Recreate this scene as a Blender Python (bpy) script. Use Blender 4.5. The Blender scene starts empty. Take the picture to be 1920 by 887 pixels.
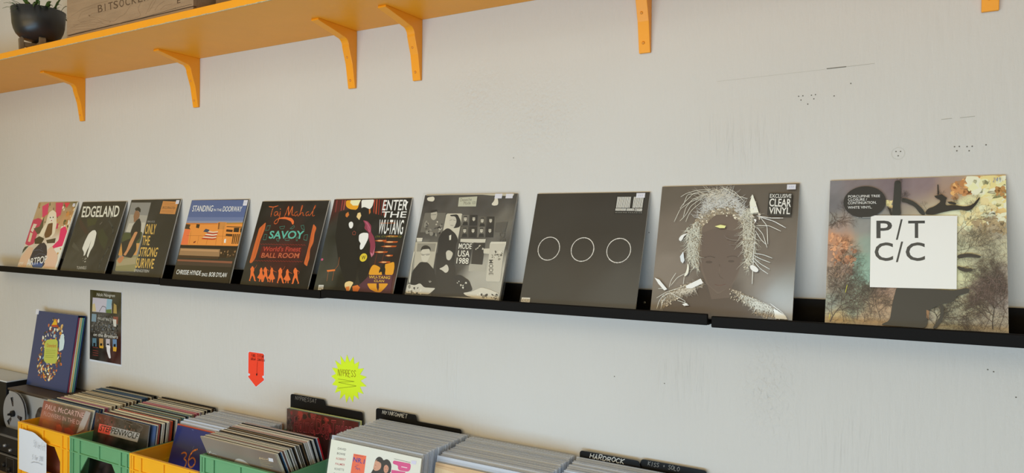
import bpy, math, random
from mathutils import Vector, Matrix, noise
R = random.Random(7)
C = bpy.context.scene.collection
sc = bpy.context.scene
PI = math.pi
# ------------------------------------------------------------------ camera
YAW, PIT, ROLL, FPX, CD, CZ = 0.53428, -0.00885, 0.0114, 1349.63, 1.70351, 1.55
Fv = Vector((-math.sin(YAW)*math.cos(PIT), math.cos(YAW)*math.cos(PIT), math.sin(PIT)))
Rv = Vector((math.cos(YAW), math.sin(YAW), 0)); Uv = Rv.cross(Fv)
R2 = Rv*math.cos(ROLL)+Uv*math.sin(ROLL); U2 = -Rv*math.sin(ROLL)+Uv*math.cos(ROLL)
cam = bpy.data.objects.new('camera', bpy.data.cameras.new('camera')); C.objects.link(cam)
cam.matrix_world = Matrix(((R2.x, U2.x, -Fv.x, 0), (R2.y, U2.y, -Fv.y, -CD), (R2.z, U2.z, -Fv.z, CZ), (0, 0, 0, 1)))
cam.data.sensor_width = 36; cam.data.lens = FPX/1920*36; cam.data.clip_start = .05
sc.camera = cam
# ------------------------------------------------------------------ world, light, exposure
sc.view_settings.view_transform = 'Standard'; sc.view_settings.look = 'None'
sc.view_settings.gamma = 1; sc.view_settings.use_curve_mapping = False
sc.view_settings.exposure = 0.0
w = bpy.data.worlds.new('world'); sc.world = w; w.use_nodes = True
w.node_tree.nodes['Background'].inputs[0].default_value = (1.0, .78, .34, 1)
w.node_tree.nodes['Background'].inputs[1].default_value = .42
def area(name, loc, target, sx, sy, power, col):
    l = bpy.data.lights.new(name, 'AREA'); l.shape = 'RECTANGLE'; l.size = sx; l.size_y = sy; l.energy = power; l.color = col
    o = bpy.data.objects.new(name, l); C.objects.link(o); o.location = loc
    o.rotation_euler = (Vector(target)-Vector(loc)).to_track_quat('-Z', 'Y').to_euler(); return o
area('high_window_daylight', (-1.4, -3.6, 2.95), (-1.4, 0, 1.3), 5.5, 1.3, 30, (.92, .81, .60))
area('warm_front_fill', (-1.8, -3.8, 1.45), (-1.8, 0, 1.6), 3.8, .8, 38, (1.0, .70, .30))  # added warm fill light from the front, tints the upper wall
area('cool_low_fill', (-.95, -3.2, .45), (-.95, 0, 1.7), 4.4, .8, 80, (.41, .71, 1.0))  # added bluish fill light near the floor, cools the lower wall
area('open_window_pane', (-1.19, -4.8, 3.52), (-.45, 0, 1.4), .34, .22, 5, (.75, .90, 1.0))
# ------------------------------------------------------------------ materials
def lin(c):
    c = c.lstrip('#'); v = [int(c[i:i+2], 16)/255 for i in (0, 2, 4)]
    return [x/12.92 if x <= .04045 else ((x+.055)/1.055)**2.4 for x in v]
VEIL, GAIN = .018, 1.14                                       # gloss film of a printed sleeve lifts the blacks; the ink itself is darker
def ink(c):
    v = lin(c); return [min(.86, max(.006, (x-VEIL)*GAIN)) for x in v]
MATS = {}
def mat(name, col, rough=.5, spec=.5, metal=0, coat=0, bump=0, bscale=60, var=0, vscale=8, stretch=None):
    if name in MATS: return MATS[name]
    m = bpy.data.materials.new(name); m.use_nodes = True; nt = m.node_tree; b = nt.nodes['Principled BSDF']
    col = lin(col) if isinstance(col, str) else col
    b.inputs['Base Color'].default_value = (*col, 1); b.inputs['Roughness'].default_value = rough
    b.inputs['Specular IOR Level'].default_value = spec; b.inputs['Metallic'].default_value = metal; b.inputs['Coat Weight'].default_value = coat
    tc = nt.nodes.new('ShaderNodeTexCoord'); mp = nt.nodes.new('ShaderNodeMapping'); nt.links.new(tc.outputs['Object'], mp.inputs[0])
    if stretch: mp.inputs['Scale'].default_value = stretch
    if var:
        n = nt.nodes.new('ShaderNodeTexNoise'); n.inputs['Scale'].default_value = vscale; n.inputs['Detail'].default_value = 5
        nt.links.new(mp.outputs[0], n.inputs['Vector'])
        mx = nt.nodes.new('ShaderNodeMix'); mx.data_type = 'RGBA'
        mx.inputs[6].default_value = (*[x*(1-var) for x in col], 1); mx.inputs[7].default_value = (*[min(1, x*(1+var)) for x in col], 1)
        nt.links.new(n.outputs[0], mx.inputs[0]); nt.links.new(mx.outputs[2], b.inputs['Base Color'])
    if bump:
        n = nt.nodes.new('ShaderNodeTexNoise'); n.inputs['Scale'].default_value = bscale; n.inputs['Detail'].default_value = 4
        nt.links.new(mp.outputs[0], n.inputs['Vector'])
        bp = nt.nodes.new('ShaderNodeBump'); bp.inputs['Strength'].default_value = bump; bp.inputs['Distance'].default_value = .002
        nt.links.new(n.outputs[0], bp.inputs['Height']); nt.links.new(bp.outputs[0], b.inputs['Normal'])
    MATS[name] = m; return m
def attr_mat(name, rough, spec, coat, bump=0, bscale=7):
    m = mat(name, (.5, .5, .5), rough, spec, 0, coat, bump, bscale)
    nt = m.node_tree; a = nt.nodes.new('ShaderNodeAttribute'); a.attribute_name = 'Col'
    nt.links.new(a.outputs['Color'], nt.nodes['Principled BSDF'].inputs['Base Color']); 
    m.node_tree.nodes['Principled BSDF'].inputs['Coat Roughness'].default_value = .12
    return m
M_print = attr_mat('glossy_print', .38, .5, .55, .25, 9)
M_matte = attr_mat('matte_print', .6, .3, 0)
M_black = mat('black_painted_wood', (.0060, .0050, .0048), .6, .10, bump=.15, bscale=120)
M_orange = mat('orange_paint', (.92, .355, .010), .42, .5, bump=.25, bscale=45, var=.05, vscale=12)
M_chip = mat('raw_chipboard', '#b7a888', .85, .2, var=.45, vscale=160, bump=.5, bscale=200)
M_screw = mat('painted_screw', (.75, .29, .03), .35, .6)
M_dark = mat('dark_void', (.01, .01, .01), .7, .2)
M_steel = mat('bare_screw', '#8a8a88', .35, .6, metal=.8)
M_divider = mat('black_plastic_divider', (.006, .006, .007), .5, .18)
M_yellow = mat('yellow_crate_plastic', (.88, .42, .012), .42, .5, bump=.12, bscale=30, var=.06, vscale=14)
M_green = mat('green_crate_plastic', (.135, .345, .165), .45, .5, bump=.12, bscale=30, var=.08, vscale=14)
M_paper = mat('white_paper', '#d6dae4', .8, .2, bump=.2, bscale=14)
M_tag = mat('price_tag_paper', '#dcdce8', .6, .3)
M_wood = mat('raw_pine', '#9c8166', .7, .3, var=.22, vscale=9, bump=.3, bscale=40, stretch=(1, 6, 9))
M_wood2 = mat('weathered_pine', '#80664a', .75, .3, var=.3, vscale=10, bump=.3, bscale=40, stretch=(1, 6, 12))
M_oak = mat('stand_wood', '#7c6a54', .6, .3, var=.2, vscale=20, stretch=(8, 8, 1))
M_pot = mat('charcoal_ceramic', (.020, .020, .022), .34, .5)
M_soil = mat('soil', '#2a2018', .9, .1, bump=1, bscale=80)
M_leaf = mat('leaf_green', '#46602c', .5, .4, var=.3, vscale=30)
M_alu = mat('brushed_deck_face', '#a2a1a0', .45, .5, metal=.15, bump=.1, bscale=300, stretch=(1, 1, 30))
M_reel = mat('reel_metal', '#98989c', .42, .5, metal=.25)
M_walnut = mat('dark_walnut_veneer', '#4e4036', .5, .4, var=.25, vscale=14, stretch=(1, 8, 8))
M_tape = mat('tape_pack', '#3a3231', .5, .4)
M_gear = mat('black_equipment', (.008, .008, .009), .5, .3, bump=.2, bscale=90)
M_trim = mat('silver_trim', '#8b8c90', .35, .5, metal=.7)
M_palegrey = mat('pale_grey_top', '#cfd1d3', .6, .3)
M_floor = mat('grey_floor', '#a4a8ac', .6, .3, var=.1)
M_ceil = mat('white_ceiling', '#d8d6d0', .9, .2)
M_table = mat('plywood_table', '#9c8566', .6, .3, var=.15, vscale=12, stretch=(1, 8, 1))
def plastic(name, col, op, rough=.28):
    m = bpy.data.materials.new(name); m.use_nodes = True; nt = m.node_tree; b = nt.nodes['Principled BSDF']
    b.inputs['Base Color'].default_value = (*col, 1); b.inputs['Roughness'].default_value = rough
    out = nt.nodes['Material Output']; t = nt.nodes.new('ShaderNodeBsdfTransparent'); mx = nt.nodes.new('ShaderNodeMixShader')
    mx.inputs[0].default_value = op
    nt.links.new(t.outputs[0], mx.inputs[1]); nt.links.new(b.outputs[0], mx.inputs[2]); nt.links.new(mx.outputs[0], out.inputs[0]); return m
M_sleeve = plastic('milky_plastic_sleeve', (.74, .80, .93), .48)
M_clear = plastic('clear_plastic_sleeve', (.35, .35, .35), .05, .15)
# wall plaster: brushed paint with a few trowelled patches
def wall_mat():
    m = bpy.data.materials.new('painted_plaster'); m.use_nodes = True; nt = m.node_tree; N = nt.nodes; Lk = nt.links
    b = N['Principled BSDF']; b.inputs['Roughness'].default_value = .62; b.inputs['Specular IOR Level'].default_value = .3
    tc = N.new('ShaderNodeTexCoord'); geo = tc.outputs['Object']
    def nz(scale, vec=geo, det=4, dist=0):
        n = N.new('ShaderNodeTexNoise'); n.inputs['Scale'].default_value = scale; n.inputs['Detail'].default_value = det; n.inputs['Distortion'].default_value = dist
        Lk.new(vec, n.inputs['Vector']); return n.outputs[0]
    def mapped(rot, s, loc=(0, 0, 0)):
        mp = N.new('ShaderNodeMapping'); mp.inputs['Rotation'].default_value = rot; mp.inputs['Scale'].default_value = s; mp.inputs['Location'].default_value = loc
        Lk.new(geo, mp.inputs[0]); return mp.outputs[0]
    def op(kind, a, b_):
        n = N.new('ShaderNodeMath'); n.operation = kind
        for i, v in enumerate((a, b_)):
            if isinstance(v, (int, float)): n.inputs[i].default_value = v
            else: Lk.new(v, n.inputs[i])
        return n.outputs[0]
    def patch(x, z, rx, rz, soft=.5):
        mp = N.new('ShaderNodeMapping'); mp.inputs['Location'].default_value = (-x/rx, 0, -z/rz); mp.inputs['Scale'].default_value = (1/rx, 0, 1/rz)
        Lk.new(geo, mp.inputs[0]); ln = N.new('ShaderNodeVectorMath'); ln.operation = 'LENGTH'; Lk.new(mp.outputs[0], ln.inputs[0])
        mr = N.new('ShaderNodeMapRange'); mr.inputs[1].default_value = 1; mr.inputs[2].default_value = 1-soft; Lk.new(ln.outputs['Value'], mr.inputs[0]); return mr.outputs[0]
    h = op('MULTIPLY', nz(26), .5)
    h = op('ADD', h, op('MULTIPLY', nz(9, mapped((0, 0, 0), (9, 1, 1.6))), .9))           # upright brush marks
    h = op('ADD', h, op('MULTIPLY', nz(160), .12))
    def tw(x, z, rx, rz, ang, k, sc_=(60, 1, 5)):
        return op('MULTIPLY', op('MULTIPLY', nz(1.6, mapped((0, ang, 0), sc_), 3, .4), patch(x, z, rx*1.3, rz*1.3, .95)), k*1.5)
    for a in TROWEL: h = op('ADD', h, tw(*a))
    bp = N.new('ShaderNodeBump'); bp.inputs['Strength'].default_value = .95; bp.inputs['Distance'].default_value = .0016
    Lk.new(h, bp.inputs['Height']); Lk.new(bp.outputs[0], b.inputs['Normal'])
    mx = N.new('ShaderNodeMix'); mx.data_type = 'RGBA'; mx.inputs[6].default_value = (.60, .575, .55, 1); mx.inputs[7].default_value = (.665, .643, .625, 1)
    Lk.new(nz(2.2, geo, 6), mx.inputs[0]); Lk.new(mx.outputs[2], b.inputs['Base Color']); return m
# x, z, half width, half height, stroke angle, strength
TROWEL = [(-.40, CZ+.215, .10, .075, .5, 2.6), (-.53, CZ-.35, .075, .085, .2, 3.0), (-.33, CZ-.36, .07, .12, -.4, 2.6, (60, 1, 40)),
          (-.17, CZ-.45, .13, .11, .75, 1.6), (-1.20, CZ-.42, .05, .10, .1, 1.8), (-1.13, CZ+.36, .12, .12, -.7, 1.6, (60, 1, 50)),
          (-.93, CZ+.30, .16, .14, .6, 1.6, (70, 1, 60)), (-1.82, CZ+.30, .12, .10, -.4, 1.2), (.30, CZ-.3, .2, .2, .3, 1.2, (60, 1, 50))]
M_wall = wall_mat()
# ------------------------------------------------------------------ mesh building
class MB:
    """collects polygons (with a colour each) and links them as one mesh object"""
    def __init__(s): s.v = []; s.f = []; s.m = []; s.c = []
    def face(s, pts, mi=0, col=None):
        i = len(s.v); s.v += [tuple(p) for p in pts]; s.f.append(tuple(range(i, i+len(pts)))); s.m.append(mi); s.c.append(col)
    def box(s, x0, x1, y0, y1, z0, z1, mi=0, T=None, cols=None):
        P = [Vector(p) for p in ((x0, y0, z0), (x1, y0, z0), (x1, y1, z0), (x0, y1, z0), (x0, y0, z1), (x1, y0, z1), (x1, y1, z1), (x0, y1, z1))]
        if T: P = [T @ p for p in P]
        i = len(s.v); s.v += [tuple(p) for p in P]
        for k, q in enumerate(((0, 3, 2, 1), (4, 5, 6, 7), (0, 1, 5, 4), (1, 2, 6, 5), (2, 3, 7, 6), (3, 0, 4, 7))):   # bottom top front right back left
            s.f.append(tuple(i+a for a in q)); s.m.append(mi if not isinstance(mi, (list, tuple)) else mi[k]); s.c.append(cols[k] if cols else None)
    def prism(s, prof, fn, a, b, mi=0):
        """prof: 2D outline, fn(u,v,t) -> point; swept from t=a to t=b"""
        n = len(prof); i = len(s.v)
        s.v += [tuple(fn(u, v, a)) for u, v in prof]+[tuple(fn(u, v, b)) for u, v in prof]
        s.f.append(tuple(i+k for k in range(n))); s.f.append(tuple(i+n+k for k in reversed(range(n))))
        s.m += [mi, mi]; s.c += [None, None]
        for k in range(n):
            q = (k+1) % n; s.f.append((i+k, i+n+k, i+n+q, i+q)); s.m.append(mi); s.c.append(None)
    def lathe(s, prof, c, n=40, mi=0, axis='z', caps=True):
        i = len(s.v)
        for r, h in prof:
            for k in range(n):
                a = 2*PI*k/n
                if axis == 'z': s.v.append((c[0]+r*math.cos(a), c[1]+r*math.sin(a), c[2]+h))
                else: s.v.append((c[0]+r*math.cos(a), c[1]-h, c[2]+r*math.sin(a)))
        for j in range(len(prof)-1):
            for k in range(n):
                q = (k+1) % n; s.f.append((i+j*n+k, i+j*n+q, i+(j+1)*n+q, i+(j+1)*n+k)); s.m.append(mi); s.c.append(None)
        if caps:
            s.f.append(tuple(i+k for k in reversed(range(n)))); s.f.append(tuple(i+(len(prof)-1)*n+k for k in range(n))); s.m += [mi, mi]; s.c += [None, None]
    def build(s, name, mats, parent=None, bevel=0, smooth=False, norm=True):
        me = bpy.data.meshes.new(name); 
        me.from_pydata(s.v, [], s.f)
        for m in (mats if isinstance(mats, (list, tuple)) else [mats]): me.materials.append(m)
        me.polygons.foreach_set('material_index', s.m)
        if any(c is not None for c in s.c):
            ca = me.color_attributes.new('Col', 'FLOAT_COLOR', 'CORNER'); data = []
            for f, c in zip(s.f, s.c):
                if c is None: c = (.5, .5, .5)
                if isinstance(c[0], (tuple, list)):
                    for q in c: data += [*q, 1]
                else: data += [*c, 1]*len(f)
            ca.data.foreach_set('color', data)
        me.update()
        if norm:
            import bmesh
            bm = bmesh.new(); bm.from_mesh(me); bmesh.ops.recalc_face_normals(bm, faces=bm.faces); bm.to_mesh(me); bm.free()
        if smooth: me.polygons.foreach_set('use_smooth', [True]*len(me.polygons))
        o = bpy.data.objects.new(name, me); C.objects.link(o)
        if parent: o.parent = parent
        if bevel:
            b = o.modifiers.new('bevel', 'BEVEL'); b.width = bevel; b.segments = 2; b.limit_method = 'ANGLE'; b.angle_limit = .6
        return o
def tag(o, label, cat, group=None, kind=None):
    if label: o['label'] = label
    if cat: o['category'] = cat
    if group: o['group'] = group
    if kind: o['kind'] = kind
    return o
def empty(name, loc, rot=(0, 0, 0)):
    o = bpy.data.objects.new(name, None); o.empty_display_size = .05; C.objects.link(o); o.location = loc; o.rotation_euler = rot; return o
def struct(o): o['kind'] = 'structure'; return o
def off(o, root):                                            # parent a mesh that was modelled in world coordinates
    o.parent = root; o.matrix_parent_inverse = Matrix.Translation(-Vector(root.location)); return o
# ------------------------------------------------------------------ lettering
_tc = {}
def text_polys(t, bold):
    k = (t, bold)
    if k in _tc: return _tc[k]
    def conv(s_):
        cu = bpy.data.curves.new('t', 'FONT'); cu.body = s_; cu.size = 1; cu.offset = bold*.001; cu.resolution_u = 3; cu.fill_mode = 'FRONT'
        ob = bpy.data.objects.new('t', cu); C.objects.link(ob); dg = bpy.context.evaluated_depsgraph_get(); dg.update()
        me = ob.evaluated_get(dg).to_mesh(); V = [v.co.copy() for v in me.vertices]; F = [tuple(p.vertices) for p in me.polygons]
        ob.evaluated_get(dg).to_mesh_clear(); bpy.data.objects.remove(ob); bpy.data.curves.remove(cu); return V, F
    V, F = conv(t); H, _ = conv('H')
    hy = max(v.y for v in H); x0 = min(v.x for v in V); x1 = max(v.x for v in V)
    _tc[k] = ([((v.x-x0)/(x1-x0), v.y/hy) for v in V], F); return _tc[k]
HAND = {'A': '0,0 2,6 4,0|1,2 3,2', 'B': '0,0 0,6 3,6 3,3 0,3 3.6,3 3.6,0 0,0', 'C': '4,5 2,6 0,4 0,2 2,0 4,1', 'D': '0,0 0,6 2.5,6 4,3 2.5,0 0,0', 'E': '4,6 0,6 0,0 4,0|0,3 3,3',
 'F': '4,6 0,6 0,0|0,3 3,3', 'G': '4,5 2,6 0,3 1,0 4,0 4,2.6 2,2.6', 'H': '0,0 0,6|4,6 4,0|0,3 4,3', 'I': '2,0 2,6', 'K': '0,0 0,6|4,6 0,3 4,0', 'L': '0,6 0,0 4,0', 'M': '0,0 .6,6 2,2 3.4,6 4,0',
 'N': '0,0 0,6 4,0 4,6', 'O': '2,6 0,4 0,2 2,0 4,2 4,4 2,6', 'P': '0,0 0,6 3.5,6 3.5,3 0,3', 'R': '0,0 0,6 3.5,6 3.5,3 0,3 4,0', 'S': '4,5 2,6 0,4.7 4,1.6 2,0 0,1', 'T': '0,6 4,6|2,6 2,0',
 'U': '0,6 0,1 2,0 4,1 4,6', 'Y': '0,6 2,3|4,6 1,0', 'Z': '0,6 4,6 0,0 4,0', '+': '1,3 4,3|2.5,1.5 2.5,4.5', 'Å': '0,0 2,4.6 4,0|1,1.6 3,1.6|2,5.2 2.6,5.8 2,6.4 1.4,5.8 2,5.2',
 '0': '2,6 .4,4 .4,2 2,0 3.6,2 3.6,4 2,6', '5': '4,6 .6,6 .4,3.4 3,3.4 3.6,1.6 2,0 .2,.6', '2': '.3,5 2,6 3.6,4.6 .2,0 4,0', '4': '3,0 3,6 0,2 4,2', '9': '3.6,4 2,6 .4,4.6 2,3 3.6,4 3,0', '7': '0,6 4,6 1.5,0',
 'k': '0,0 0,6|3,4 0,2 3,0', 'r': '0,0 0,4|0,2.6 2,4 3.4,3.6', '/': '0,-1 4,6.5', 's': '3.4,3.6 1.6,4 .6,3 3,1.4 1.6,0 .2,.4', 't': '2,6 2,.4 3.4,0|.6,4 3.4,4', 'f': '3.6,5.6 2,6 1.6,0|.4,3.6 3,3.6',
 'ö': '2,4 .4,2 2,0 3.6,2 2,4|1,5.4 1.3,5.4|2.8,5.4 3.1,5.4', ' ': ''}
# ------------------------------------------------------------------ print painter
def soft(q, closed):
    """round the corners of an outline without losing its long straight edges"""
    for lim in (.0035, .0013):
        n = len(q); r = [] if closed else [q[0]]
        for i in range(n if closed else n-1):
            a, b = q[i], q[(i+1) % n]; l = math.hypot(b[0]-a[0], b[1]-a[1]); f = min(.25, lim/l) if l > 1e-9 else .25
            r += [(a[0]+(b[0]-a[0])*f, a[1]+(b[1]-a[1])*f), (b[0]+(a[0]-b[0])*f, b[1]+(a[1]-b[1])*f)]
        q = r if closed else r+[q[-1]]
    return q
class Print:
    """lays flat inks on a sheet: every layer a hair above the one before"""
    def __init__(s, key, mb, mi, lift=.0004, base=0):
        O, U, V, s.w, s.h = FRAME[key]; s.O = Vector(O); s.U = Vector(U); s.V = Vector(V); s.N = s.U.cross(s.V).normalized()
        if s.N.y > 0: s.N = -s.N
        s.mb = mb; s.mi = mi; s.lift = lift; s.k = base
    def pt(s, u, v): return s.O+s.U*u+s.V*v+s.N*(s.lift+s.k*1.3e-5)
    def poly(s, pts, col): s.mb.face([s.pt(u, v) for u, v in pts], s.mi, col)
    def inside(s, pts): return all(-.0001 <= u <= s.w+.0001 and -.0001 <= v <= s.h+.0001 for u, v in pts)
    def seg(s, a, b, w0, w1, col, clip=True):
        dx, dy = b[0]-a[0], b[1]-a[1]; l = math.hypot(dx, dy)
        if l < 1e-6: return
        nx, ny = -dy/l/2, dx/l/2
        q = [(a[0]+nx*w0, a[1]+ny*w0), (b[0]+nx*w1, b[1]+ny*w1), (b[0]-nx*w1, b[1]-ny*w1), (a[0]-nx*w0, a[1]-ny*w0)]
        if clip: q = [(min(max(u, 0), s.w), min(max(v, 0), s.h)) for u, v in q]
        s.poly(q, col)
    def disc(s, c, rx, ry, col, n=10, rot=0):
        ca, sa = math.cos(rot), math.sin(rot); q = []
        for k in range(n):
            x, y = rx*math.cos(2*PI*k/n), ry*math.sin(2*PI*k/n); u, v = c[0]+x*ca-y*sa, c[1]+x*sa+y*ca
            q.append((min(max(u, 0), s.w), min(max(v, 0), s.h)))
        s.poly(q, col)
    def run(s, ops, ink=ink):
        for o in ops:
            s.k += 1; t = o[0]
            pr = lambda L: [(L[i]*1e-4, L[i+1]*1e-4) for i in range(0, len(L), 2)]
            if t == 'P':
                q = pr(o[2]); s.poly(soft(q, True) if len(q) > 5 else q, ink(o[1]))
            elif t == 'L':
                q = pr(o[3]); wd = o[2]*1e-4; c = ink(o[1])
                if len(q) > 2 and q[0] != q[-1]: q = soft(q, False)
                for a, b in zip(q, q[1:]): s.seg(a, b, wd, wd, c)
                if wd > .0009:
                    for a in q: s.disc(a, wd/2, wd/2, c, 8)
            elif t == 'E': s.disc((o[2]*1e-4, o[3]*1e-4), o[4]*1e-4, o[5]*1e-4, ink(o[1]), 40 if o[4] > 100 else 14)
            elif t == 'C':                                      # rough chalk ring
                rr = random.Random(o[6]); c = ink(o[1]); r = o[4]*1e-4; wd = o[5]*1e-4; cx, cy = o[2]*1e-4, o[3]*1e-4; n = 90
                for k in range(n):
                    a0, a1 = 2*PI*k/n, 2*PI*(k+1)/n; s.seg((cx+r*math.cos(a0), cy+r*math.sin(a0)), (cx+r*math.cos(a1), cy+r*math.sin(a1)), wd*rr.uniform(.7, 1.5), wd*rr.uniform(.7, 1.5), c)
                    if rr.random() < .3:
                        e = rr.uniform(.001, .0035)*rr.choice((-1, 1)); s.seg((cx+r*math.cos(a0), cy+r*math.sin(a0)), (cx+(r+e)*math.cos(a0+.05), cy+(r+e)*math.sin(a0+.05)), .0004, .0002, c)
            elif t == 'T':
                V, F = text_polys(o[2], o[4]); bl, br, tl = pr(o[3]); c = ink(o[1])
                W = [(bl[0]+(br[0]-bl[0])*x+(tl[0]-bl[0])*y, bl[1]+(br[1]-bl[1])*x+(tl[1]-bl[1])*y) for x, y in V]
                i = len(s.mb.v); s.mb.v += [tuple(s.pt(max(u, 0), max(v, 0))) for u, v in W]
                for f in F: s.mb.f.append(tuple(i+a for a in f)); s.mb.m.append(s.mi); s.mb.c.append(c)
            elif t == 'S':
                bl, br, tl = pr(o[3]); c = ink(o[1]); wd = o[4]*1e-4; n = len(o[2]); rr = random.Random(n*7)
                for j, ch in enumerate(o[2]):
                    dy = rr.uniform(-.5, .5); k_ = rr.uniform(.85, 1.05)
                    for st in HAND.get(ch, '').split('|'):
                        q = []
                        for a in st.split():
                            x, y = (float(b) for b in a.split(',')); x = (j+x/5.4)/(n-.25); y = (y*k_+dy)/6
                            q.append((bl[0]+(br[0]-bl[0])*x+(tl[0]-bl[0])*y, bl[1]+(br[1]-bl[1])*x+(tl[1]-bl[1])*y))
                        for a, b in zip(q, q[1:]): s.seg(a, b, wd, wd, c)
            elif t == 'G':
                n = o[1]; P_ = [(a*1e-4, b*1e-4, ink(c)) for a, b, c in o[3]]; g = {}
                for i in range(n+1):
                    for j in range(n+1):
                        u, v = s.w*i/n, s.h*j/n; tw = 0; acc = [0, 0, 0]
                        for a, b, c in P_:
                            wt = 1/((a-u)**2+(b-v)**2+1.5e-5)**2.2; tw += wt
                            for q in range(3): acc[q] += wt*c[q]
                        d = o[2]*(R.random()-.5)*2; g[i, j] = [max(.004, x/tw+d) for x in acc]
                for i in range(n):
                    for j in range(n):
                        q = ((i, j), (i+1, j), (i+1, j+1), (i, j+1))
                        s.mb.face([s.pt(s.w*a/n, s.h*b/n) for a, b in q], s.mi, [g[a] for a in q])
            elif t in 'BH':
                rr = random.Random(o[1]); reg = pr(o[3] if t == 'B' else o[4])
                xs = [p[0] for p in reg]; ys = [p[1] for p in reg]
                def rnd():
                    while 1:
                        x, y = rr.uniform(min(xs), max(xs)), rr.uniform(min(ys), max(ys)); ins = False
                        for (x0, y0), (x1, y1) in zip(reg, reg[1:]+reg[:1]):
                            if (y0 > y) != (y1 > y) and x < (x1-x0)*(y-y0)/(y1-y0)+x0: ins = not ins
                        if ins: return x, y
                for i in range(o[2]):
                    if i % 6 == 0: s.k += 1
                    x, y = rnd()
                    if t == 'B':
                        c = ink(rr.choice(o[4])); r = rr.uniform(o[5], o[6])*1e-4; a0 = rr.uniform(0, 6); el = rr.uniform(.4, 1)
                        q = []
                        for k in range(7):
                            a = 2*PI*k/7; rad = r*rr.uniform(.6, 1.1); px, py = rad*math.cos(a), rad*el*math.sin(a)
                            q.append((min(max(x+px*math.cos(a0)-py*math.sin(a0), 0), s.w), min(max(y+px*math.sin(a0)+py*math.cos(a0), 0), s.h)))
                        s.poly(q, c)
                    else:
                        a = math.radians(o[5]+rr.uniform(-1, 1)*o[6]); l = rr.uniform(o[7], o[8])*1e-4; wd = o[9]*1e-4; fq = rr.uniform(.6, 1); c = [v*fq for v in ink(o[3])]; p = (x, y); cv = math.radians(rr.uniform(-1, 1)*o[10])
                        for k in range(4):
                            q = (p[0]+math.cos(a)*l/4, p[1]+math.sin(a)*l/4); s.seg(p, q, wd*(1-k*.2), wd*(.8-k*.2), c); p = q; a += cv/3
            elif t == 'W':
                rr = random.Random(o[8]); c = ink(o[1]); sp = math.radians(o[9])
                def grow(x, y, a, l, d, wd):
                    n = 3
                    for k in range(n):
                        a += rr.uniform(-.22, .22); x2, y2 = x+math.cos(a)*l/n, y+math.sin(a)*l/n
                        if not (0 <= x2 <= s.w and 0 <= y2 <= s.h): return
                        s.seg((x, y), (x2, y2), wd*(1-k*.12), wd*(1-(k+1)*.12), c); x, y = x2, y2
                        if d > 0 and rr.random() < .75: grow(x, y, a+rr.choice((-1, 1))*rr.uniform(.5, 1.6)*sp, l*rr.uniform(.45, .75), d-1, wd*.6)
                    if d > 0:
                        for q in (-1, 1): grow(x, y, a+q*rr.uniform(.4, 1.1)*sp, l*rr.uniform(.5, .75), d-1, wd*.62)
                grow(o[2]*1e-4, o[3]*1e-4, math.radians(o[4]), o[5]*1e-4*.95, min(o[6], 6), o[7]*1e-4)
def frame_T(key):
    O, U, V, w_, h_ = FRAME[key]; U = Vector(U).normalized(); V = Vector(V); V = (V-U*V.dot(U)).normalized(); N = U.cross(V)     # N points to the wall side when U=x, V=z -> -y
    if N.y > 0: N = -N
    return Matrix((( U.x, -N.x, V.x, O[0]), (U.y, -N.y, V.y, O[1]), (U.z, -N.z, V.z, O[2]), (0, 0, 0, 1)))
def split_parts(key):
    out = [['jacket', []]]
    for op in ART[key]:
        if op[0] == 'PART': out.append([op[1], []])
        else: out[-1][1].append(op)
    return out
def album(key, label, group=None, th=.0034, edge='#d8d4cc', tags=(), sleeve=None, cat='record', mat_=None, name='vinyl_record', spine=None, tagtxt=True):
    """a record in its printed jacket; tags: (u, v, w, h) of white price labels, metres"""
    T = frame_T(key); w_, h_ = FRAME[key][3:]
    root = empty(name, T.to_translation()); tag(root, label, cat, group)
    mb = MB(); e = ink(edge); sp = ink(spine) if spine else e
    mb.box(0, w_, 0, th, 0, h_, 0, T, [e, e, e, sp, e, e])
    parts = split_parts(key); k = 0
    pr = Print(key, mb, 0, .00025); pr.run(parts[0][1]); k = pr.k
    off(mb.build('jacket', mat_ or M_print, norm=False), root)
    for nm, ops in parts[1:]:
        m2 = MB(); p2 = Print(key, m2, 0, .0004, k); p2.run(ops, (lambda c: [x*.95 for x in lin(c)])); k = p2.k; off(m2.build(nm, M_print, norm=False), root)
    k += 4
    for (u, v, a, b) in tags:
        m3 = MB(); p3 = Print(key, m3, 0, .0004, k)
        q = [(u, v), (u+a, v), (u+a, v+b), (u, v+b)]; p3.poly(q, lin('#dcdce8')); p3.k += 2
        if tagtxt:
            for i in range(3):
                x = u+a*(.25+.2*i); p3.seg((x, v+b*.3), (x+a*.08, v+b*.7), .0006, .0006, lin('#6870a8'), False)
        off(m3.build('price_sticker', M_matte, norm=False), root)
    if sleeve:
        a, b, op = sleeve; m4 = MB(); m4.box(-a, w_+a, -.0015-k*1.3e-5, th+.0008, -.001, h_+b, 0, T); off(m4.build('plastic_sleeve', M_clear if op else M_sleeve), root)
    return root
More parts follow.
